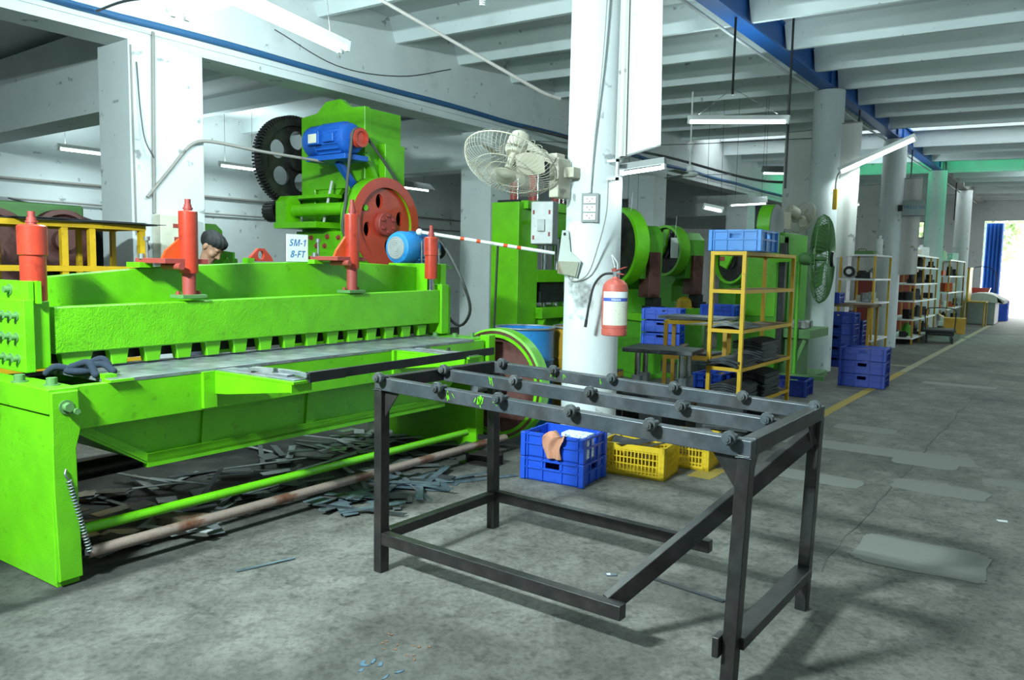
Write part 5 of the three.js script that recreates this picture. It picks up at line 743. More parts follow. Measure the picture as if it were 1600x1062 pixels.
  const kinds = [(w, h) => [bx(-w / 2, w / 2, 0, h, -w / 2, w / 2, 0.01), cy([0, h * 0.5, 0], [w * 0.7, h * 0.5, 0], w * 0.25)], (w, h) => [cy([0, 0, 0], [0, h, 0], w * 0.5, w * 0.4, 14), cy([0, h, 0], [0, h * 1.2, 0], w * 0.2, w * 0.2, 10)], (w, h) => [bx(-w / 2, w / 2, 0, h * 0.4, -w / 2, w / 2, 0.008), bx(-w / 4, w / 4, h * 0.4, h, -w / 3, w / 3, 0.008)], (w, h) => [lathe([[0, 0], [w / 2, 0], [w / 2, h * 0.3], [w * 0.3, h * 0.4], [w * 0.3, h], [0, h]], [0, 0, 0], [0, 1, 0], 16)]];
  const kn = ['cast_part', 'machined_bush', 'tool_block', 'flanged_hub'], place = (racks, gname, ys, zs, x0, col) => { for (const y of ys) for (const z of zs) { const k = Math.floor(rnd() * 4), w = rr(0.14, 0.24), h = rr(0.12, 0.26); single(kn[k], racks, 'machine part', kinds[k](w, h), col[Math.floor(rnd() * col.length)], [x0 + rr(-0.1, 0.12), y + 0.003, z + rr(-0.06, 0.06)], rr(0, 6), gname); } };
  place('small machine part on the yellow tool rack', 'parts on the tool rack', [0.98, 1.42], [-15.45, -15.8, -16.2], -3.3, [M.dark, M.steel, M.cream]);
  place('dark machine part on the pale shelves between the third and fourth columns', 'parts on the middle rack', [0.15, 0.55, 0.95, 1.32, 1.68], [-18.75, -19.1, -19.9, -20.3, -20.9, -21.3], -3.15, [M.dark, M.dark, M.sheetDark, M.greenShaded]);
  place('machine part standing on top of the pale shelved rack', 'parts on top of the middle rack', [1.94], [-18.8, -19.7, -20.6, -21.2], -3.15, [M.white, M.dark, M.cream]);
  place('machine part on the pale shelves beside the yellow panel', 'parts on the far rack', [0.15, 0.6, 1.05, 1.5], [-24.3, -25.0, -25.9, -26.8], -3.2, [M.dark, M.orange, M.sheetDark, M.white]);
  place('machine part on top of the far pale shelved rack', 'parts on top of the far rack', [1.94], [-24.4, -25.6, -26.8], -3.2, [M.white, M.cream]);
  // grinder on the tool rack: white body with a wheel
  const gr = thing('bench_grinder', 'white bench grinder with a round wheel on the yellow tool rack', 'grinder', [-3.55, 1.426, -15.35]); part(gr, 'body', [bx(-0.1, 0.1, 0.0, 0.22, -0.14, 0.1, 0.03)], M.white); part(gr, 'wheel', [lathe([[0, 0], [0.1, 0], [0.1, 0.05], [0, 0.05]], [0.05, 0.12, 0.1], [0, 0, 1], 24)], M.dark); part(gr, 'wheel_cap', [cy([0.05, 0.12, 0.15], [0.05, 0.12, 0.16], 0.05)], M.white);
  single('tool_case', 'dark tool case on top of the yellow tool rack', 'case', [bx(-0.22, 0.22, 0, 0.07, -0.15, 0.15, 0.01), tube([[-0.08, 0.07, 0], [-0.06, 0.1, 0], [0.06, 0.1, 0], [0.08, 0.07, 0]], 0.008, 6)], M.greenDull, [-3.38, 1.865, -15.6]);
  single('canister', 'tall white canister on top of the yellow tool rack', 'canister', [cy([0, 0, 0], [0, 0.3, 0], 0.06, 0.06, 16), cy([0, 0.3, 0], [0, 0.36, 0], 0.03, 0.03, 10)], M.white, [-3.14, 1.865, -15.85]);
  const rp = (l, p, w, h, m, d = 0.06) => { const t = thing('storage_panel', l, 'panel', p); part(t, 'board', [bx(-d / 2, d / 2, 0, h, -w / 2, w / 2, 0.006)], m); part(t, 'frame', [bx(-d / 2 - 0.01, d / 2 + 0.01, 0, 0.04, -w / 2, w / 2), bx(-d / 2 - 0.01, d / 2 + 0.01, h - 0.04, h, -w / 2, w / 2)], m); };
  rp('yellow board standing on the table by the far rack', [-2.8, 0.762, -27.2], 0.78, 1.0, M.yellow);
  const lk = (l, p, w, d, h, m) => { const t = thing('steel_locker', l, 'locker', p); part(t, 'cabinet', [bx(-w / 2, w / 2, 0, h, -d / 2, d / 2, 0.01)], m); part(t, 'door', [bx(w / 2, w / 2 + 0.015, 0.05, h - 0.05, -d / 2 + 0.03, d / 2 - 0.03, 0.004)], m); part(t, 'handle', [bx(w / 2 + 0.015, w / 2 + 0.035, h * 0.5, h * 0.6, 0.1, 0.13)], M.steel); };
  lk('red brown locker at the side of the third column', [-3.75, 0, -18.2], 0.5, 0.5, 1.9, M.redDull); lk('red brown locker behind the caged green fan', [-4.3, 0, -14.6], 0.5, 0.6, 1.8, M.redDull); lk('red brown locker beyond the fourth column', [-3.95, 0, -23.9], 0.4, 0.5, 1.85, M.redDull);
  { const s = thing('storage_wall', 'red brown timber screen behind the tool racks', 'screen', [-6.2, 0, -21.0]); for (let k = 0; k < 8; k++) part(s, 'plank', [bx(-0.02, 0.02, 0.0, 2.0, -4 + k * 1.0 + 0.01, -3 + k * 1.0 - 0.01)], mt(RGB(0.20, 0.085, 0.05), 0.8, 0, T.rust, 0.001)); part(s, 'rail', [bx(-0.05, -0.02, 0.4, 0.5, -4, 4), bx(-0.05, -0.02, 1.5, 1.6, -4, 4)], M.wood); }
  // platform trolley
  const tr = thing('platform_trolley', 'black platform trolley with a tall push handle standing in the aisle', 'trolley', [-2.57, 0, -19.75], 0.15); tr.scale.setScalar(0.74);
  part(tr, 'deck', [bx(-0.4, 0.45, 0.36, 0.42, -0.6, 0.6, 0.01), bx(-0.35, 0.4, 0.24, 0.36, -0.5, 0.5, 0.02)], M.dark); part(tr, 'handle', [tube([[-0.36, 0.4, 0.56], [-0.38, 1.0, 0.6], [-0.34, 1.05, 0.6], [0.36, 1.05, 0.6], [0.4, 1.0, 0.6], [0.4, 0.4, 0.56]], 0.016, 8)], M.dark); for (const [x, z] of [[-0.32, 0.45], [0.36, 0.45], [-0.32, -0.45], [0.36, -0.45]]) { const w = part(tr, 'caster', [lathe([[0, -0.03], [0.09, -0.03], [0.1, -0.02], [0.1, 0.02], [0.09, 0.03], [0, 0.03]], [x, 0.1, z], [1, 0, 0], 20)], M.rubber); part(w, 'fork', [bx(x - 0.045, x - 0.035, 0.08, 0.25, z - 0.03, z + 0.03), bx(x + 0.035, x + 0.045, 0.08, 0.25, z - 0.03, z + 0.03)], M.steel); }
  single('carton', 'brown carton on the floor behind the platform trolley', 'carton', [bx(-0.25, 0.25, 0, 0.4, -0.3, 0.3, 0.005), bar([-0.25, 0.4, 0], [-0.4, 0.5, 0], 0.6, 0.006)], M.ochre, [-2.68, 0, -23.4], 0.1);
  // tarp covered pile, bins near the gateway
  const tp = thing('covered_pile', 'grey tarpaulin covered crate near the gateway', 'covered pile', [-2.55, 0, -28.9]); part(tp, 'crate_box', [bx(-0.42, 0.38, 0, 0.86, -0.7, 0.7, 0.04)], M.grey); part(tp, 'tarpaulin', [prism([[-0.45, 0.78], [-0.40, 0.9], [-0.2, 0.99], [0.1, 1.0], [0.3, 0.95], [0.62, 0.78], [0.60, 0.66], [0.42, 0.70], [0.40, 0.86], [-0.42, 0.86]], -0.74, 0.74, 'z', [], 0.02)], M.cloth);
  crate('blue crate beyond the tarpaulin covered pile', [-2.35, 0.002, -31.5], 0, 0.6, 0.5, 0.7, M.crateBlue, 'crates by the gateway', { hole: false });
  const hb = thing('hand_barrow', 'red tray hand barrow standing by the blue gate leaf', 'barrow', [-2.95, 0, -32.2]); part(hb, 'tray', [prism([[-0.3, 1.1], [0.3, 1.1], [0.2, 0.8], [-0.2, 0.8]], -0.2, 0.2)], M.red); part(hb, 'frame', [tube([[0.35, 0, 0], [0.35, 1.75, 0], [-0.35, 1.75, 0], [-0.35, 0, 0]], 0.015, 6), bar([-0.35, 0.8, 0], [0.35, 0.8, 0], 0.03, 0.03)], M.dark);
  const mt2 = thing('side_table', 'ochre work table at the end of the far rack', 'table', [-2.6, 0, -27.2]); part(mt2, 'top', [bx(-0.3, 0.3, 0.72, 0.76, -0.4, 0.4)], M.ochre); for (const [x, z] of [[-0.26, 0.36], [0.26, 0.36], [-0.26, -0.36], [0.26, -0.36]]) part(mt2, 'leg', [bx(x - 0.02, x + 0.02, 0, 0.72, z - 0.02, z + 0.02)], M.ochre);
}
// ---------------------------------------------------------------- beyond the shear: rack of sheet, lathe, pillar fittings
{
  const yr = thing('sheet_rack', 'yellow angle iron sheet rack behind the shearing machine', 'rack', [-6.95, 0, -2.55]);
  for (const z of [0.9, 0.2, -0.4, -0.62, -1.05]) part(yr, 'post', [bx(0.2, 0.25, 0, 1.80, z - 0.025, z + 0.025)], M.yellow); for (const z of [0.9, -0.1, -0.75, -1.05]) part(yr, 'post', [bx(-0.3, -0.26, 0, 1.78, z - 0.02, z + 0.02)], M.yellow);
  for (const y of [1.76, 1.40, 0.6]) part(yr, 'rail', [bx(0.203, 0.256, y, y + 0.045, -1.078, 0.934)], M.yellow); part(yr, 'rail', [bx(-0.304, -0.25, 1.758, 1.798, -1.078, 0.934)], M.yellow); part(yr, 'cross_rail', [bx(-0.298, 0.252, 1.762, 1.802, -1.075, -1.03)], M.yellow); part(yr, 'cross_rail', [bx(-0.298, 0.252, 1.762, 1.802, 0.88, 0.931)], M.yellow);
  for (let i = 0; i < 4; i++) { const w = rr(0.9, 1.5); single('sheet_strip', 'thin dark sheet strip lying on the yellow sheet rack', 'sheet', [prism([[-0.3, -w / 2], [0.3, -w / 2 - rr(0, 0.1)], [0.28, w / 2], [-0.25, w / 2 + rr(0, 0.1)]], 0, 0.004, 'y')], M.sheetDark, [-6.95, 1.806 + i * 0.006, -2.9 - rr(0, 0.25)], rr(-0.15, 0.15), 'strips on the yellow sheet rack'); }
  for (let i = 0; i < 16; i++) single('sheet_strip', 'grey sheet in the pile inside the yellow sheet rack', 'sheet', [bx(-0.2, 0.2, 0, 0.045, -0.38, 0.38)], i % 3 ? M.sheet : M.grey, [-6.98 + rr(-0.03, 0.03), 0.9 + i * 0.047, -2.0 + rr(-0.05, 0.05)], 0, 'sheet pile in the yellow rack');
  { const b = thing('pile_stand', 'dark stand under the grey sheet pile', 'stand', [-6.98, 0, -2.0]); part(b, 'top', [bx(-0.25, 0.2, 0.84, 0.898, -0.4, 0.4)], M.dark); for (const [x, z] of [[-0.22, 0.36], [0.16, 0.36], [-0.22, -0.36], [0.16, -0.36]]) part(b, 'leg', [bx(x - 0.03, x + 0.03, 0, 0.84, z - 0.03, z + 0.03)], M.dark); }
  // red lined press behind the rack
  const rp = thing('old_press', 'old dark press with dull red wheels behind the yellow sheet rack', 'press', [-8.9, 0, -3.0]);
  part(rp, 'frame', [prism([[-0.7, 0], [0.7, 0], [0.7, 1.5], [0.4, 1.8], [-0.5, 1.8], [-0.7, 1.4]], -0.5, 0.3, 'z', [], 0.02), bx(-0.6, 0.6, 0, 1.9, -1.3, -0.6)], M.dark); part(rp, 'head', [bx(-0.4, 0.5, 1.8, 2.05, -0.9, 0.1, 0.03)], M.greenDull); for (const [y, z, r] of [[1.55, 0.1, 0.42], [1.68, -0.55, 0.3]]) part(rp, 'wheel', [lathe([[0, 0.0], [r, 0], [r, 0.12], [r * 0.85, 0.13], [r * 0.8, 0.06], [0.1, 0.06], [0.1, 0.15], [0, 0.15]], [0.72, y, z], [1, 0, 0], 32)], M.maroon); part(rp, 'green_guard', [bx(0.2, 0.72, 1.3, 1.75, 0.55, 0.85, 0.02)], M.green);
  const gp = thing('green_machine', 'small green machine with a bracket beside the near pillar', 'machine', [-8.95, 0, -5.72]); part(gp, 'body', [bx(-0.3, 0.1, 0, 1.55, -0.3, 0.3, 0.02)], M.greenShaded); part(gp, 'head', [prism([[-0.3, 1.55], [0.1, 1.55], [0.08, 1.9], [-0.05, 1.98], [-0.3, 1.9]], -0.1, 0.2, 'z', [], 0.02)], M.green); part(gp, 'handle_frame', [tube([[-0.25, 1.9, 0.1], [-0.25, 2.3, 0.1], [-0.05, 2.3, 0.1], [-0.05, 1.9, 0.1]], 0.012, 6)], M.dark); part(gp, 'side_bracket', [prism([[0.08, 1.3], [0.5, 1.3], [0.5, 1.62], [0.08, 1.66]], 0.02, 0.05, 'z', [{ c: [0.36, 1.5], r: 0.06 }])], M.greenShaded);
  const eb = thing('fuse_box', 'cream fuse box fixed to the near pillar', 'fuse box', [-7.49, 1.5, -4.32]); part(eb, 'case', [bx(0, 0.16, 0, 0.46, -0.2, 0.2, 0.015)], M.cream); part(eb, 'brand_plate', [bx(0.16, 0.163, 0.33, 0.37, -0.07, 0.07), bx(0.16, 0.163, 0.2, 0.24, -0.06, 0.06)], M.redDull); part(eb, 'lever', [bar([0.16, 0.1, 0.12], [0.2, 0.02, 0.12], 0.02, 0.02)], M.dark);
  single('round_socket', 'round black socket on the near pillar', 'socket', [cy([0, 0, 0], [0.05, 0, 0], 0.055, 0.05, 20), cy([0.05, 0, 0], [0.06, 0, 0], 0.03, 0.03, 14)], M.dark, [-7.493, 1.63, -4.02]);
  single('conduit', 'grey conduit rising up the near pillar', 'conduit', [tube([[-7.475, 1.97, -4.14], [-7.47, 2.8, -4.15], [-7.475, 3.72, -4.17]], 0.016, 6)], M.conduit); single('conduit', 'thin cable duct at the corner of the near pillar', 'conduit', [tube([[-7.487, 1.75, -3.96], [-7.487, 2.6, -3.955], [-7.487, 3.55, -3.95]], 0.008, 5)], M.conduit);
  single('conduit', 'bent conduit from the near pillar across to the geared press', 'conduit', [tube([[-7.47, 2.12, -4.07], [-7.47, 2.40, -4.3], [-7.45, 2.69, -4.54], [-7.44, 2.74, -4.66], [-7.28, 2.70, -5.3], [-7.2, 2.68, -6.05]], 0.017, 8, 6)], M.conduit);
  single('conduit', 'long diagonal conduit hung from the ceiling to the thick column', 'conduit', [tube([[-4.60, 3.59, -4.30], [-4.157, 3.281, -4.734], [-3.70, 2.975, -5.10], [-3.56, 2.88, -5.26], [-3.50, 2.86, -5.36]], 0.014, 8, 6), cy([-4.60, 3.59, -4.30], [-4.60, 4.3, -4.30], 0.01)], M.conduit);
  single('conduit', 'upper wall pipe along the side bay', 'conduit', [tube([[-12.44, 2.66, 2], [-12.44, 2.62, -2], [-12.44, 2.64, -6], [-12.44, 2.62, -11], [-12.44, 2.6, -20]], 0.022, 6)], M.conduit); single('conduit', 'lower wall pipe along the side bay', 'conduit', [tube([[-12.44, 2.38, 2], [-12.44, 2.36, -3], [-12.44, 2.34, -7], [-12.44, 2.36, -12], [-12.44, 2.35, -20]], 0.016, 6)], M.conduit);
  const jb = thing('junction_box', 'grey junction box with loose cables on the side bay wall', 'junction box', [-12.45, 2.05, -4.6]); part(jb, 'case', [bx(0, 0.1, 0, 0.3, -0.1, 0.1, 0.01)], M.grey); part(jb, 'cable', [tube([[0.05, 0.3, 0], [0.1, 0.1, -0.3], [0.08, -0.2, -0.2], [0.05, 0, 0]], 0.012, 6), tube([[0.05, 0.3, -0.1], [0.2, 0.1, -1.0], [0.5, -0.3, -2.0]], 0.014, 6)], M.cable);
  const cb = (label, pts, r = 0.006) => single('power_cable', label, 'cable', [tube(pts, r, 5, 6)], M.cable);
  cb('drooping cable strung along the arcade wall below the joists', [[-7.492, 4.1, -5.6], [-7.492, 3.9, -6.5], [-7.492, 4.0, -7.6], [-7.492, 4.3, -8.6]]);
  cb('black cable bundle looped along the girder row of the presses', [[-7.35, 3.72, -10.2], [-6.6, 3.55, -11.2], [-5.8, 3.4, -12.2], [-4.6, 3.05, -13.0], [-3.6, 2.9, -12.6]], 0.022); cb('thin cable crossing over the presses to the second column', [[-7.4, 3.5, -10], [-5.6, 3.42, -11], [-3.5, 3.55, -12.4]]);
  cb('cable running across from the near pillar to the bright lamp pair', [[-7.4, 3.75, -3.6], [-6.5, 3.62, -3.4], [-5.55, 3.45, -3.27]], 0.012); cb('cable trailing down the near pillar corner', [[-7.48, 3.4, -4.0], [-7.46, 2.9, -4.02], [-7.44, 2.65, -4.05], [-7.42, 2.5, -4.12]]);
  const rod = (label, p, L, m, end) => { const t = thing('drop_rod', label, 'rod', p); part(t, 'rod', [cy([0, 0, 0], [0, -L, 0], 0.014, 0.014, 8)], m); if (end) part(t, 'socket', [lathe([[0, -L - 0.12], [0.02, -L - 0.12], [0.035, -L - 0.07], [0.02, -L], [0, -L]], [0, 0, 0], [0, 1, 0], 12)], M.conduitPale); };
  rod('thin drop rod with an empty lamp socket beside the cloth banner', [-3.55, 4.35, -7.15], 0.76, M.conduit, true); rod('drop rod hung from the blue girder above the hanging tube lamp', [-3.25, 4.25, -8.42], 0.82, M.dark, false); rod('long drop pipe beside the second column', [-2.98, 4.58, -9.55], 2.07, M.dark, false); rod('drop rod from the girder before the third column', [-3.25, 4.25, -14.2], 1.2, M.dark, false); rod('hooked drop rod from the girder beside the lettered sign', [-3.25, 4.25, -19.2], 0.9, M.dark, false); rod('drop rod near the fifth column', [-3.25, 4.25, -26.5], 1.1, M.dark, false);
  const bl = thing('spiral_bulb', 'white spiral bulb hanging under the joists near the thick column', 'bulb', [-4.075, 3.60, -5.06]); const sp = []; for (let i = 0; i < 40; i++) sp.push([0.022 * Math.cos(i * 0.8), 0.005 + i * 0.0022, 0.022 * Math.sin(i * 0.8)]); part(bl, 'spiral_tube', [tube(sp, 0.007, 6, 2)], M.white); part(bl, 'cap', [cy([0, 0.09, 0], [0, 0.15, 0], 0.024, 0.02)], M.white); part(bl, 'cord', [cy([0, 0.15, 0], [0, 0.72, 0], 0.005, 0.005, 5)], M.cable);
}
// ---------------------------------------------------------------- scrap on the floor
{
  const MU = [-Math.sin(0.0436), -Math.cos(0.0436)], MW = [-Math.cos(0.0436), Math.sin(0.0436)], toW = (u, w) => [-3.69 + MU[0] * u + MW[0] * w, -1.53 + MU[1] * u + MW[1] * w];
  const strip = (w, d, t) => prism([[-w / 2, -d / 2], [w / 2, -d / 2 * 0.9], [w / 2 * 0.95, d / 2], [-w / 2, d / 2]], 0, t, 'y');
  const sh = [strip(0.42, 0.05, 0.004), strip(0.2, 0.09, 0.004), strip(0.6, 0.035, 0.004), strip(0.14, 0.12, 0.004)].map((g) => join([g]));
  const heap = (label, group, n, u0, u1, w0, w1, yMax, mats) => { for (let i = 0; i < n; i++) { const [x, z] = toW(rr(u0, u1), rr(w0, w1)); const o = single('sheet_offcut', label, 'offcut', sh[Math.floor(rnd() * 4)], mats[Math.floor(rnd() * mats.length)], [x, 0.003 + yMax * rnd() * 0.9, z], rr(0, 6.28), group); o.rotation.set(rr(-0.08, 0.08) * (yMax > 0.02 ? 1 : 0.1), o.rotation.y, rr(-0.08, 0.08) * (yMax > 0.02 ? 1 : 0.1)); } };
  heap('pale steel offcut in the heap before the pedal bar', 'offcuts before the pedal bar', 46, 1.55, 2.5, -0.38, -0.02, 0.035, [M.sheetBlue, M.sheetBlue, M.sheet, M.sheetDark]);
  heap('dark steel offcut scattered under the shearing machine', 'offcuts under the shear', 120, 0.3, 3.3, 0.05, 1.3, 0.07, [M.sheetDark, M.sheetDark, M.sheet, M.grey]);
  const long = [['long bright steel strip beside the rear leg of the frame table', [-3.32, 0.004, -4.25], 1.1, 0.5, 0.06, M.sheetBlue], ['narrow steel strip on the floor under the frame table', [-1.42, 0.004, -3.35], -0.1, 0.42, 0.028, M.sheetDark], ['slim steel strip on the floor before the shearing machine', [-3.18, 0.004, -2.3], 1.3, 0.3, 0.02, M.sheetBlue]];
  for (const [l, p, a, w, d, m] of long) single('steel_strip', l, 'strip', [strip(w, d, 0.004)], m, p, a);
  const pp = single('paper_scrap', 'torn blue and white paper scrap under the frame table', 'paper', [prism([[-0.03, -0.012], [0.0, -0.02], [0.035, -0.01], [0.03, 0.015], [-0.02, 0.02]], 0, 0.002, 'y')], M.sheetBlue, [-1.78, 0.003, -3.28], 0.6); part(pp, 'print', [prism([[-0.02, -0.006], [0.0, -0.01], [0.0, 0.012], [-0.015, 0.01]], 0.002, 0.0028, 'y')], M.white);
  single('paper_scrap', 'tiny white paper scrap alone in the aisle', 'paper', [prism([[-0.03, -0.02], [0.03, -0.015], [0.02, 0.02], [-0.025, 0.015]], 0, 0.003, 'y')], M.white, [-0.3, 0.003, -5.55], 0.4);
  const blk = thing('timber_block', 'pale timber block among the scrap under the shear', 'block', [-4.02, 0, -2.35], 0.6); part(blk, 'block', [bx(-0.14, 0.14, 0, 0.07, -0.05, 0.05, 0.006)], M.wood);
  const c = thing('channel_offcut', 'short steel channel offcut beside the shear flywheel', 'channel', [-3.62, 0, -4.55], 0.2); part(c, 'web', [bx(-0.16, 0.16, 0, 0.09, -0.07, -0.06)], M.millSteel); part(c, 'flange', [bx(-0.16, 0.16, 0.08, 0.09, -0.07, 0.06), bx(-0.16, 0.16, 0, 0.01, -0.07, 0.06)], M.millSteel);
}
// ---------------------------------------------------------------- the worker behind the shear
{
  const smin = (a, b, k) => { const h = Math.max(k - Math.abs(a - b), 0) / k; return Math.min(a, b) - h * h * k * 0.25; };
  const cap = (p, a, b, r0, r1) => { const ba = [b[0] - a[0], b[1] - a[1], b[2] - a[2]], pa = [p[0] - a[0], p[1] - a[1], p[2] - a[2]], d2 = ba[0] ** 2 + ba[1] ** 2 + ba[2] ** 2; let t = (pa[0] * ba[0] + pa[1] * ba[1] + pa[2] * ba[2]) / d2; t = Math.max(0, Math.min(1, t)); return Math.hypot(pa[0] - ba[0] * t, pa[1] - ba[1] * t, pa[2] - ba[2] * t) - (r0 + (r1 - r0) * t); };
  const ell = (p, c, r) => { const q = [(p[0] - c[0]) / r[0], (p[1] - c[1]) / r[1], (p[2] - c[2]) / r[2]], l = Math.hypot(...q); return (l - 1) * Math.min(...r); };
  function sdf(centre, half, res, fn) {
    const mc = new MarchingCubes(res, new THREE.MeshBasicMaterial(), false, false, 200000); mc.isolation = 0; const n = res, hs = n / 2;
    for (let k = 0; k < n; k++) for (let j = 0; j < n; j++) for (let i = 0; i < n; i++) mc.field[i + j * n + k * n * n] = -fn([centre[0] + (i - hs) / hs * half, centre[1] + (j - hs) / hs * half, centre[2] + (k - hs) / hs * half]) * 10;
    mc.update(); const cnt = mc.count, pos = new Float32Array(cnt * 3), nor = new Float32Array(cnt * 3);
    for (let i = 0; i < cnt; i++) { for (let c = 0; c < 3; c++) pos[i * 3 + c] = mc.positionArray[i * 3 + c] * half + centre[c]; const l = Math.hypot(mc.normalArray[i * 3], mc.normalArray[i * 3 + 1], mc.normalArray[i * 3 + 2]) || 1; for (let c = 0; c < 3; c++) nor[i * 3 + c] = mc.normalArray[i * 3 + c] / l; }
    const g = new THREE.BufferGeometry(); g.setAttribute('position', new THREE.BufferAttribute(pos, 3)); g.setAttribute('normal', new THREE.BufferAttribute(nor, 3));
    const q = V(), e = V(); let flip = 0; for (let i = 0; i < cnt; i += 3) { const a = V(pos[i * 3], pos[i * 3 + 1], pos[i * 3 + 2]), b = V(pos[i * 3 + 3], pos[i * 3 + 4], pos[i * 3 + 5]), c = V(pos[i * 3 + 6], pos[i * 3 + 7], pos[i * 3 + 8]); e.crossVectors(b.sub(a), c.sub(a)); q.set(nor[i * 3], nor[i * 3 + 1], nor[i * 3 + 2]); flip += Math.sign(e.dot(q)); } if (flip < 0) for (let i = 0; i < nor.length; i++) nor[i] *= -1;
    return g;
  }
  // local frame: +z is the way he faces, y up, x his left
  const w = thing('person', 'dark haired worker in a dark shirt bending over behind the shearing machine', 'person', [-5.98, 0, -3.66], 2.1);
  const legs = (p) => smin(smin(cap(p, [0.10, 0.92, -0.02], [0.11, 0.50, 0.03], 0.085, 0.06), cap(p, [0.11, 0.50, 0.03], [0.11, 0.09, -0.03], 0.058, 0.04), 0.03), smin(cap(p, [-0.10, 0.92, -0.02], [-0.11, 0.50, 0.03], 0.085, 0.06), cap(p, [-0.11, 0.50, 0.03], [-0.11, 0.09, -0.03], 0.058, 0.04), 0.03), 0.04);
  const foot = (p, s) => cap(p, [s * 0.11, 0.05, -0.06], [s * 0.13, 0.04, 0.13], 0.05, 0.038);
  const torso = (p) => smin(smin(ell(p, [0, 0.96, -0.02], [0.16, 0.13, 0.11]), ell(p, [0, 1.22, 0.02], [0.175, 0.24, 0.115]), 0.1), cap(p, [-0.15, 1.37, 0.05], [0.15, 1.37, 0.05], 0.065, 0.065), 0.08);
  const armsF = (p) => { let d = 9; for (const s of [-1, 1]) { d = Math.min(d, smin(cap(p, [s * 0.18, 1.36, 0.05], [s * 0.22, 1.10, 0.12], 0.052, 0.043), cap(p, [s * 0.22, 1.10, 0.12], [s * 0.12, 1.05, 0.36], 0.041, 0.03), 0.03)); const h = [s * 0.11, 1.045, 0.40]; d = smin(d, ell(p, h, [0.036, 0.02, 0.045]), 0.02); for (let f = 0; f < 4; f++) { const x = h[0] + (f - 1.5) * 0.019, L = [0.05, 0.065, 0.062, 0.048][f]; d = Math.min(d, smin(cap(p, [x, 1.045, 0.43], [x, 1.04, 0.43 + L * 0.55], 0.009, 0.0085), cap(p, [x, 1.04, 0.43 + L * 0.55], [x, 1.02, 0.43 + L], 0.0085, 0.008), 0.005)); } d = smin(d, cap(p, [h[0] - s * 0.03, 1.04, 0.385], [h[0] - s * 0.06, 1.03, 0.43], 0.011, 0.009), 0.012); } return d; };
  const neck = (p) => cap(p, [0, 1.38, 0.05], [0, 1.53, 0.10], 0.058, 0.05);
  const tilt = 0.72, ct = Math.cos(tilt), st = Math.sin(tilt), HC = [0, 1.625, 0.14];
  const toHead = (p) => { const y = p[1] - HC[1], z = p[2] - HC[2]; return [p[0], y * ct + z * st, -y * st + z * ct]; };   // head pitched forward
  const headF = (q) => {
    let d = smin(ell(q, [0, 0.035, -0.012], [0.074, 0.082, 0.094]), ell(q, [0, -0.045, 0.03], [0.056, 0.075, 0.062]), 0.05);
    d = smin(d, cap(q, [0, -0.10, 0.055], [0, -0.105, 0.06], 0.022, 0.022), 0.03);                                    // chin
    d = smin(d, cap(q, [0, 0.008, 0.088], [0, -0.033, 0.108], 0.009, 0.014), 0.014); d = smin(d, cap(q, [-0.013, -0.037, 0.095], [0.013, -0.037, 0.095], 0.009, 0.009), 0.008); // nose
    d = smin(d, cap(q, [-0.042, 0.022, 0.075], [0.042, 0.022, 0.075], 0.012, 0.012), 0.018);                            // brow
    for (const s of [-1, 1]) { d = Math.max(d, -ell(q, [s * 0.031, 0.002, 0.092], [0.017, 0.01, 0.014])); d = smin(d, ell(q, [s * 0.031, 0.001, 0.078], [0.014, 0.0095, 0.012]), 0.004); d = smin(d, ell(q, [s * 0.047, -0.03, 0.06], [0.02, 0.02, 0.02]), 0.025); d = smin(d, ell(q, [s * 0.077, -0.005, -0.012], [0.01, 0.03, 0.019]), 0.008); }
    d = smin(d, cap(q, [-0.018, -0.066, 0.085], [0.018, -0.066, 0.085], 0.007, 0.007), 0.008); d = Math.max(d, -cap(q, [-0.02, -0.072, 0.096], [0.02, -0.072, 0.096], 0.0028, 0.0028)); d = smin(d, cap(q, [-0.014, -0.079, 0.083], [0.014, -0.079, 0.083], 0.007, 0.007), 0.006); // lips
    return d;
  };
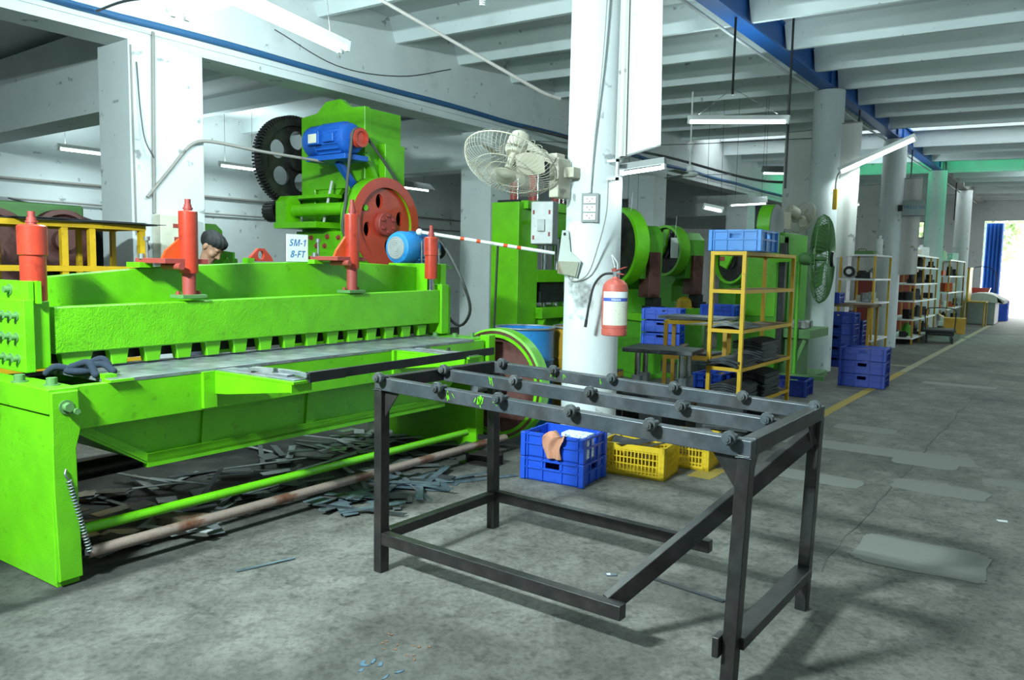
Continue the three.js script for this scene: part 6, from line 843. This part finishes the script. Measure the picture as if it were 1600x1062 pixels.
  const bodyG = sdf([0, 0.8, 0.1], 0.86, 116, (p) => Math.min(smin(smin(torso(p), neck(p), 0.05), legs(p), 0.06), foot(p, 1), foot(p, -1), 9));
  const armG = sdf([0, 1.2, 0.25], 0.36, 100, (p) => armsF(p));
  const headG = sdf([HC[0], HC[1], HC[2]], 0.17, 96, (p) => smin(headF(toHead(p)), neck(p), 0.03));
  part(w, 'body', [bodyG, armG, headG], M.skin);
  part(w, 'hair', [sdf([HC[0], HC[1], HC[2]], 0.17, 84, (p) => { const q = toHead(p); let d = smin(ell(q, [0, 0.045, -0.018], [0.084, 0.088, 0.104]), ell(q, [0, 0.08, 0.035], [0.066, 0.04, 0.068]), 0.03); d = Math.max(d, -(q[1] * 0.9 - 0.034 + 0.006 * Math.sin(q[0] * 70 + 1) - (q[2] < 0.02 ? (0.02 - q[2]) * -1.0 : 0)) * 0.6 ); d += 0.0025 * Math.sin(q[0] * 150) * Math.sin(q[2] * 90 + q[1] * 40); return d; })], M.hair);
  part(w, 'shirt', [sdf([0, 1.2, 0.15], 0.40, 96, (p) => { let d = torso(p) - 0.014; for (const s of [-1, 1]) d = smin(d, cap(p, [s * 0.18, 1.36, 0.05], [s * 0.21, 1.14, 0.11], 0.07, 0.062), 0.03); d = smin(d, cap(p, [0, 1.38, 0.05], [0, 1.45, 0.075], 0.07, 0.064), 0.02); d = Math.max(d, -(p[1] - 0.88)); d = Math.max(d, p[1] - 1.45 - (p[2] - 0.08) * -0.2); return d + 0.003 * Math.sin(p[1] * 50 + p[0] * 20); })], M.shirt);
  part(w, 'trousers', [sdf([0, 0.52, 0], 0.5, 96, (p) => { const d = smin(legs(p) - 0.014, ell(p, [0, 0.95, -0.02], [0.172, 0.13, 0.125]), 0.05); return Math.max(d, p[1] - 0.98, 0.09 - p[1]); })], M.trousers);
  part(w, 'shoe', [sdf([0, 0.08, 0.03], 0.25, 60, (p) => Math.max(Math.min(foot(p, 1), foot(p, -1)) - 0.01, 0.0 - p[1]))], M.rubber);
}
renderer.render(scene, camera);
